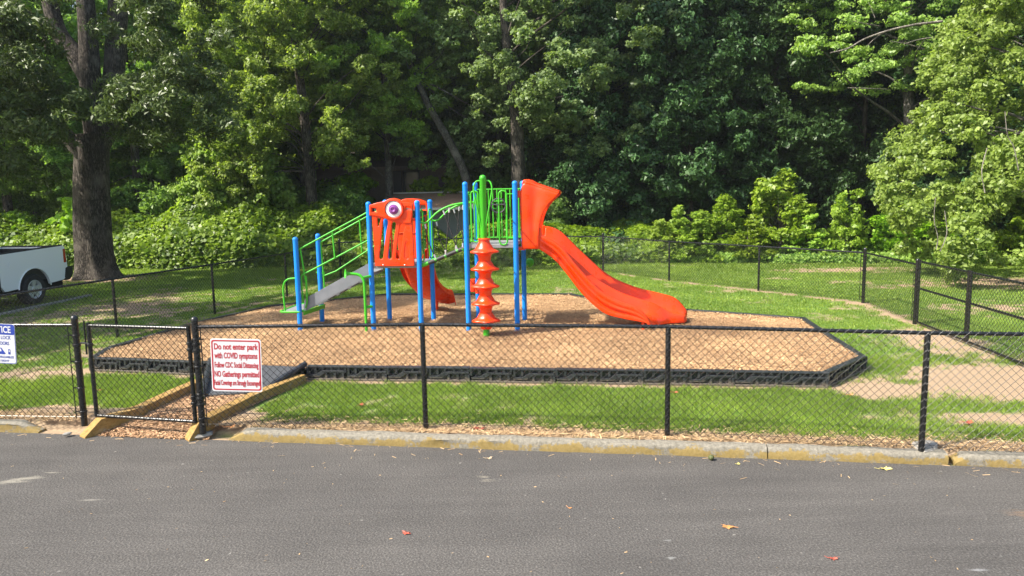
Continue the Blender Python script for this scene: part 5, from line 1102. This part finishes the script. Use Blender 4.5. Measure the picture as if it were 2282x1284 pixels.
# ------------------------------------------------------------------ fallen leaves and small things
lfm = {'yellow': varied('yellow_leaf', (.55, .46, .10), (.70, .62, .22), 40, .6, 0), 'orange': varied('orange_leaf', (.42, .17, .05), (.55, .26, .09), 40, .6, 0), 'red': varied('red_leaf', (.30, .05, .03), (.42, .09, .05), 40, .6, 0), 'tan': varied('tan_leaf', (.45, .33, .2), (.6, .47, .3), 40, .7, 0)}
def fallen(px, py, z, col, size, lab, rz=0., grp='fallen leaves'):
    p = gp(px, py, z); P = []; r_ = random.Random(int(px)); nl = 7
    for i in range(nl*2):
        a = math.pi*2*i/(nl*2); rr_ = size*(.5 if i % 2 == 0 else .27)*r_.uniform(.8, 1.2); P.append(Vector((rr_*math.cos(a)*1.25, rr_*math.sin(a)*.8, .004+.25*size*abs(math.cos(a))**2*r_.uniform(.3, 1))))
    b = MB(); b.add([Vector((0, 0, .006))]+P, [(0, i+1, (i+1) % len(P)+1) for i in range(len(P))]); b.tube([Vector((-size*.5, 0, .01)), Vector((-size*.9, .02, .02))], .002, 4)
    o = b.build('fallen_leaf', lfm[col], smooth=False, label=lab, cat='leaf', group=grp); o.location = p; o.rotation_euler.z = rz; s_ = o.modifiers.new('t', 'SOLIDIFY'); s_.thickness = .0015
for px, py, z, col, s, lab, rz in ((1972, 1046, RZ, 'yellow', .12, 'large pale yellow leaf on the road near the right kerb joint', .2), (1645, 1035, RZ, 'yellow', .05, 'small yellow leaf at the foot of the right kerb', 1), (1621, 1175, RZ, 'orange', .10, 'orange-brown curled leaf on the road right of centre', 2.8),
      (1857, 1246, RZ, 'red', .07, 'small reddish leaf on the road at the lower right', .1), (905, 1189, RZ, 'red', .075, 'red leaf on the road left of centre', 2.6), (1090, 1022, RZ, 'tan', .07, 'tan curled leaf on the road below the middle kerb', .5), (432, 977, RZ, 'yellow', .10, 'yellow leaf at the tip of the right yellow timber', .4),
      (1504, 875, .02, 'red', .09, 'dark red leaf in the grass right of the second fence post', .3), (805, 903, .02, 'red', .09, 'red leaf in the grass left of the first fence post', 1.4), (1070, 956, .01, 'red', .12, 'large red-brown leaf by the middle kerb under the fence', 0), (2155, 943, .02, 'red', .14, 'broad brown leaf in the grass at the lower right', .2), (515, 952, .01, 'orange', .11, 'orange leaf on the straw beside the right gate post', .6), (1893, 881, .01, 'orange', .1, 'brown leaf on bare earth right of the border corner', .1), (222, 870, .02, 'red', .08, 'red leaf in the grass behind the gate', .4), (1270, 1133, RZ, 'orange', .035, 'tiny orange leaf on the road at centre', 0)):
    fallen(px, py, z, col, s, lab, rz)
p = gp(1585, 1026, RZ); MB().lathe([(.0001, -.028), (.016, -.025), (.028, -.012), (.031, 0), (.028, .014), (.018, .025), (.0001, .029)], (0, 0, 0), 14, mod=lambda a, r, z: 1+.08*math.sin(3*a)).build('nut', varied('green_black_husk', (.02, .022, .012), (.14, .16, .04), 40, .7), label='green and black nut lying on the road against the kerb', cat='nut').location = p+Vector((0, 0, .03))
def stone(px, py, z, s, lab):
    b = MB().lathe([(.0001, -s*.4), (s*.6, -s*.32), (s, 0), (s*.75, s*.3), (.0001, s*.42)], (0, 0, 0), 9, mod=lambda a, r, z: 1+.25*math.sin(2*a+z*20)+.12*math.sin(5*a)).build('stone', kc, ang=30, label=lab, cat='stone'); b.location = gp(px, py, z)+Vector((0, 0, s*.15))
stone(455, 972, RZ+.02, .10, 'pale stone beside the right gate post foot'); stone(2062, 1000, -.02, .14, 'rough pale concrete footing round the right fence post')
stone(150, 968, RZ+.03, .045, 'small pale stone left of the left timber tip')


# ------------------------------------------------------------------ faint summer haze
hz = bpy.data.materials.new('haze'); hz.use_nodes = True; hn = hz.node_tree; hn.nodes.remove(hn.nodes['Principled BSDF'])
pv = hn.nodes.new('ShaderNodeVolumePrincipled'); pv.inputs['Color'].default_value = (.88, .95, 1, 1); pv.inputs['Density'].default_value = .00035; pv.inputs['Anisotropy'].default_value = .2
hn.links.new(pv.outputs[0], hn.nodes['Material Output'].inputs['Volume'])
MB().box((-170, -50, -1.2), (170, 290, 27)).build('haze', hz, smooth=False, kind='stuff', label='thin summer haze over the lawn and wood')
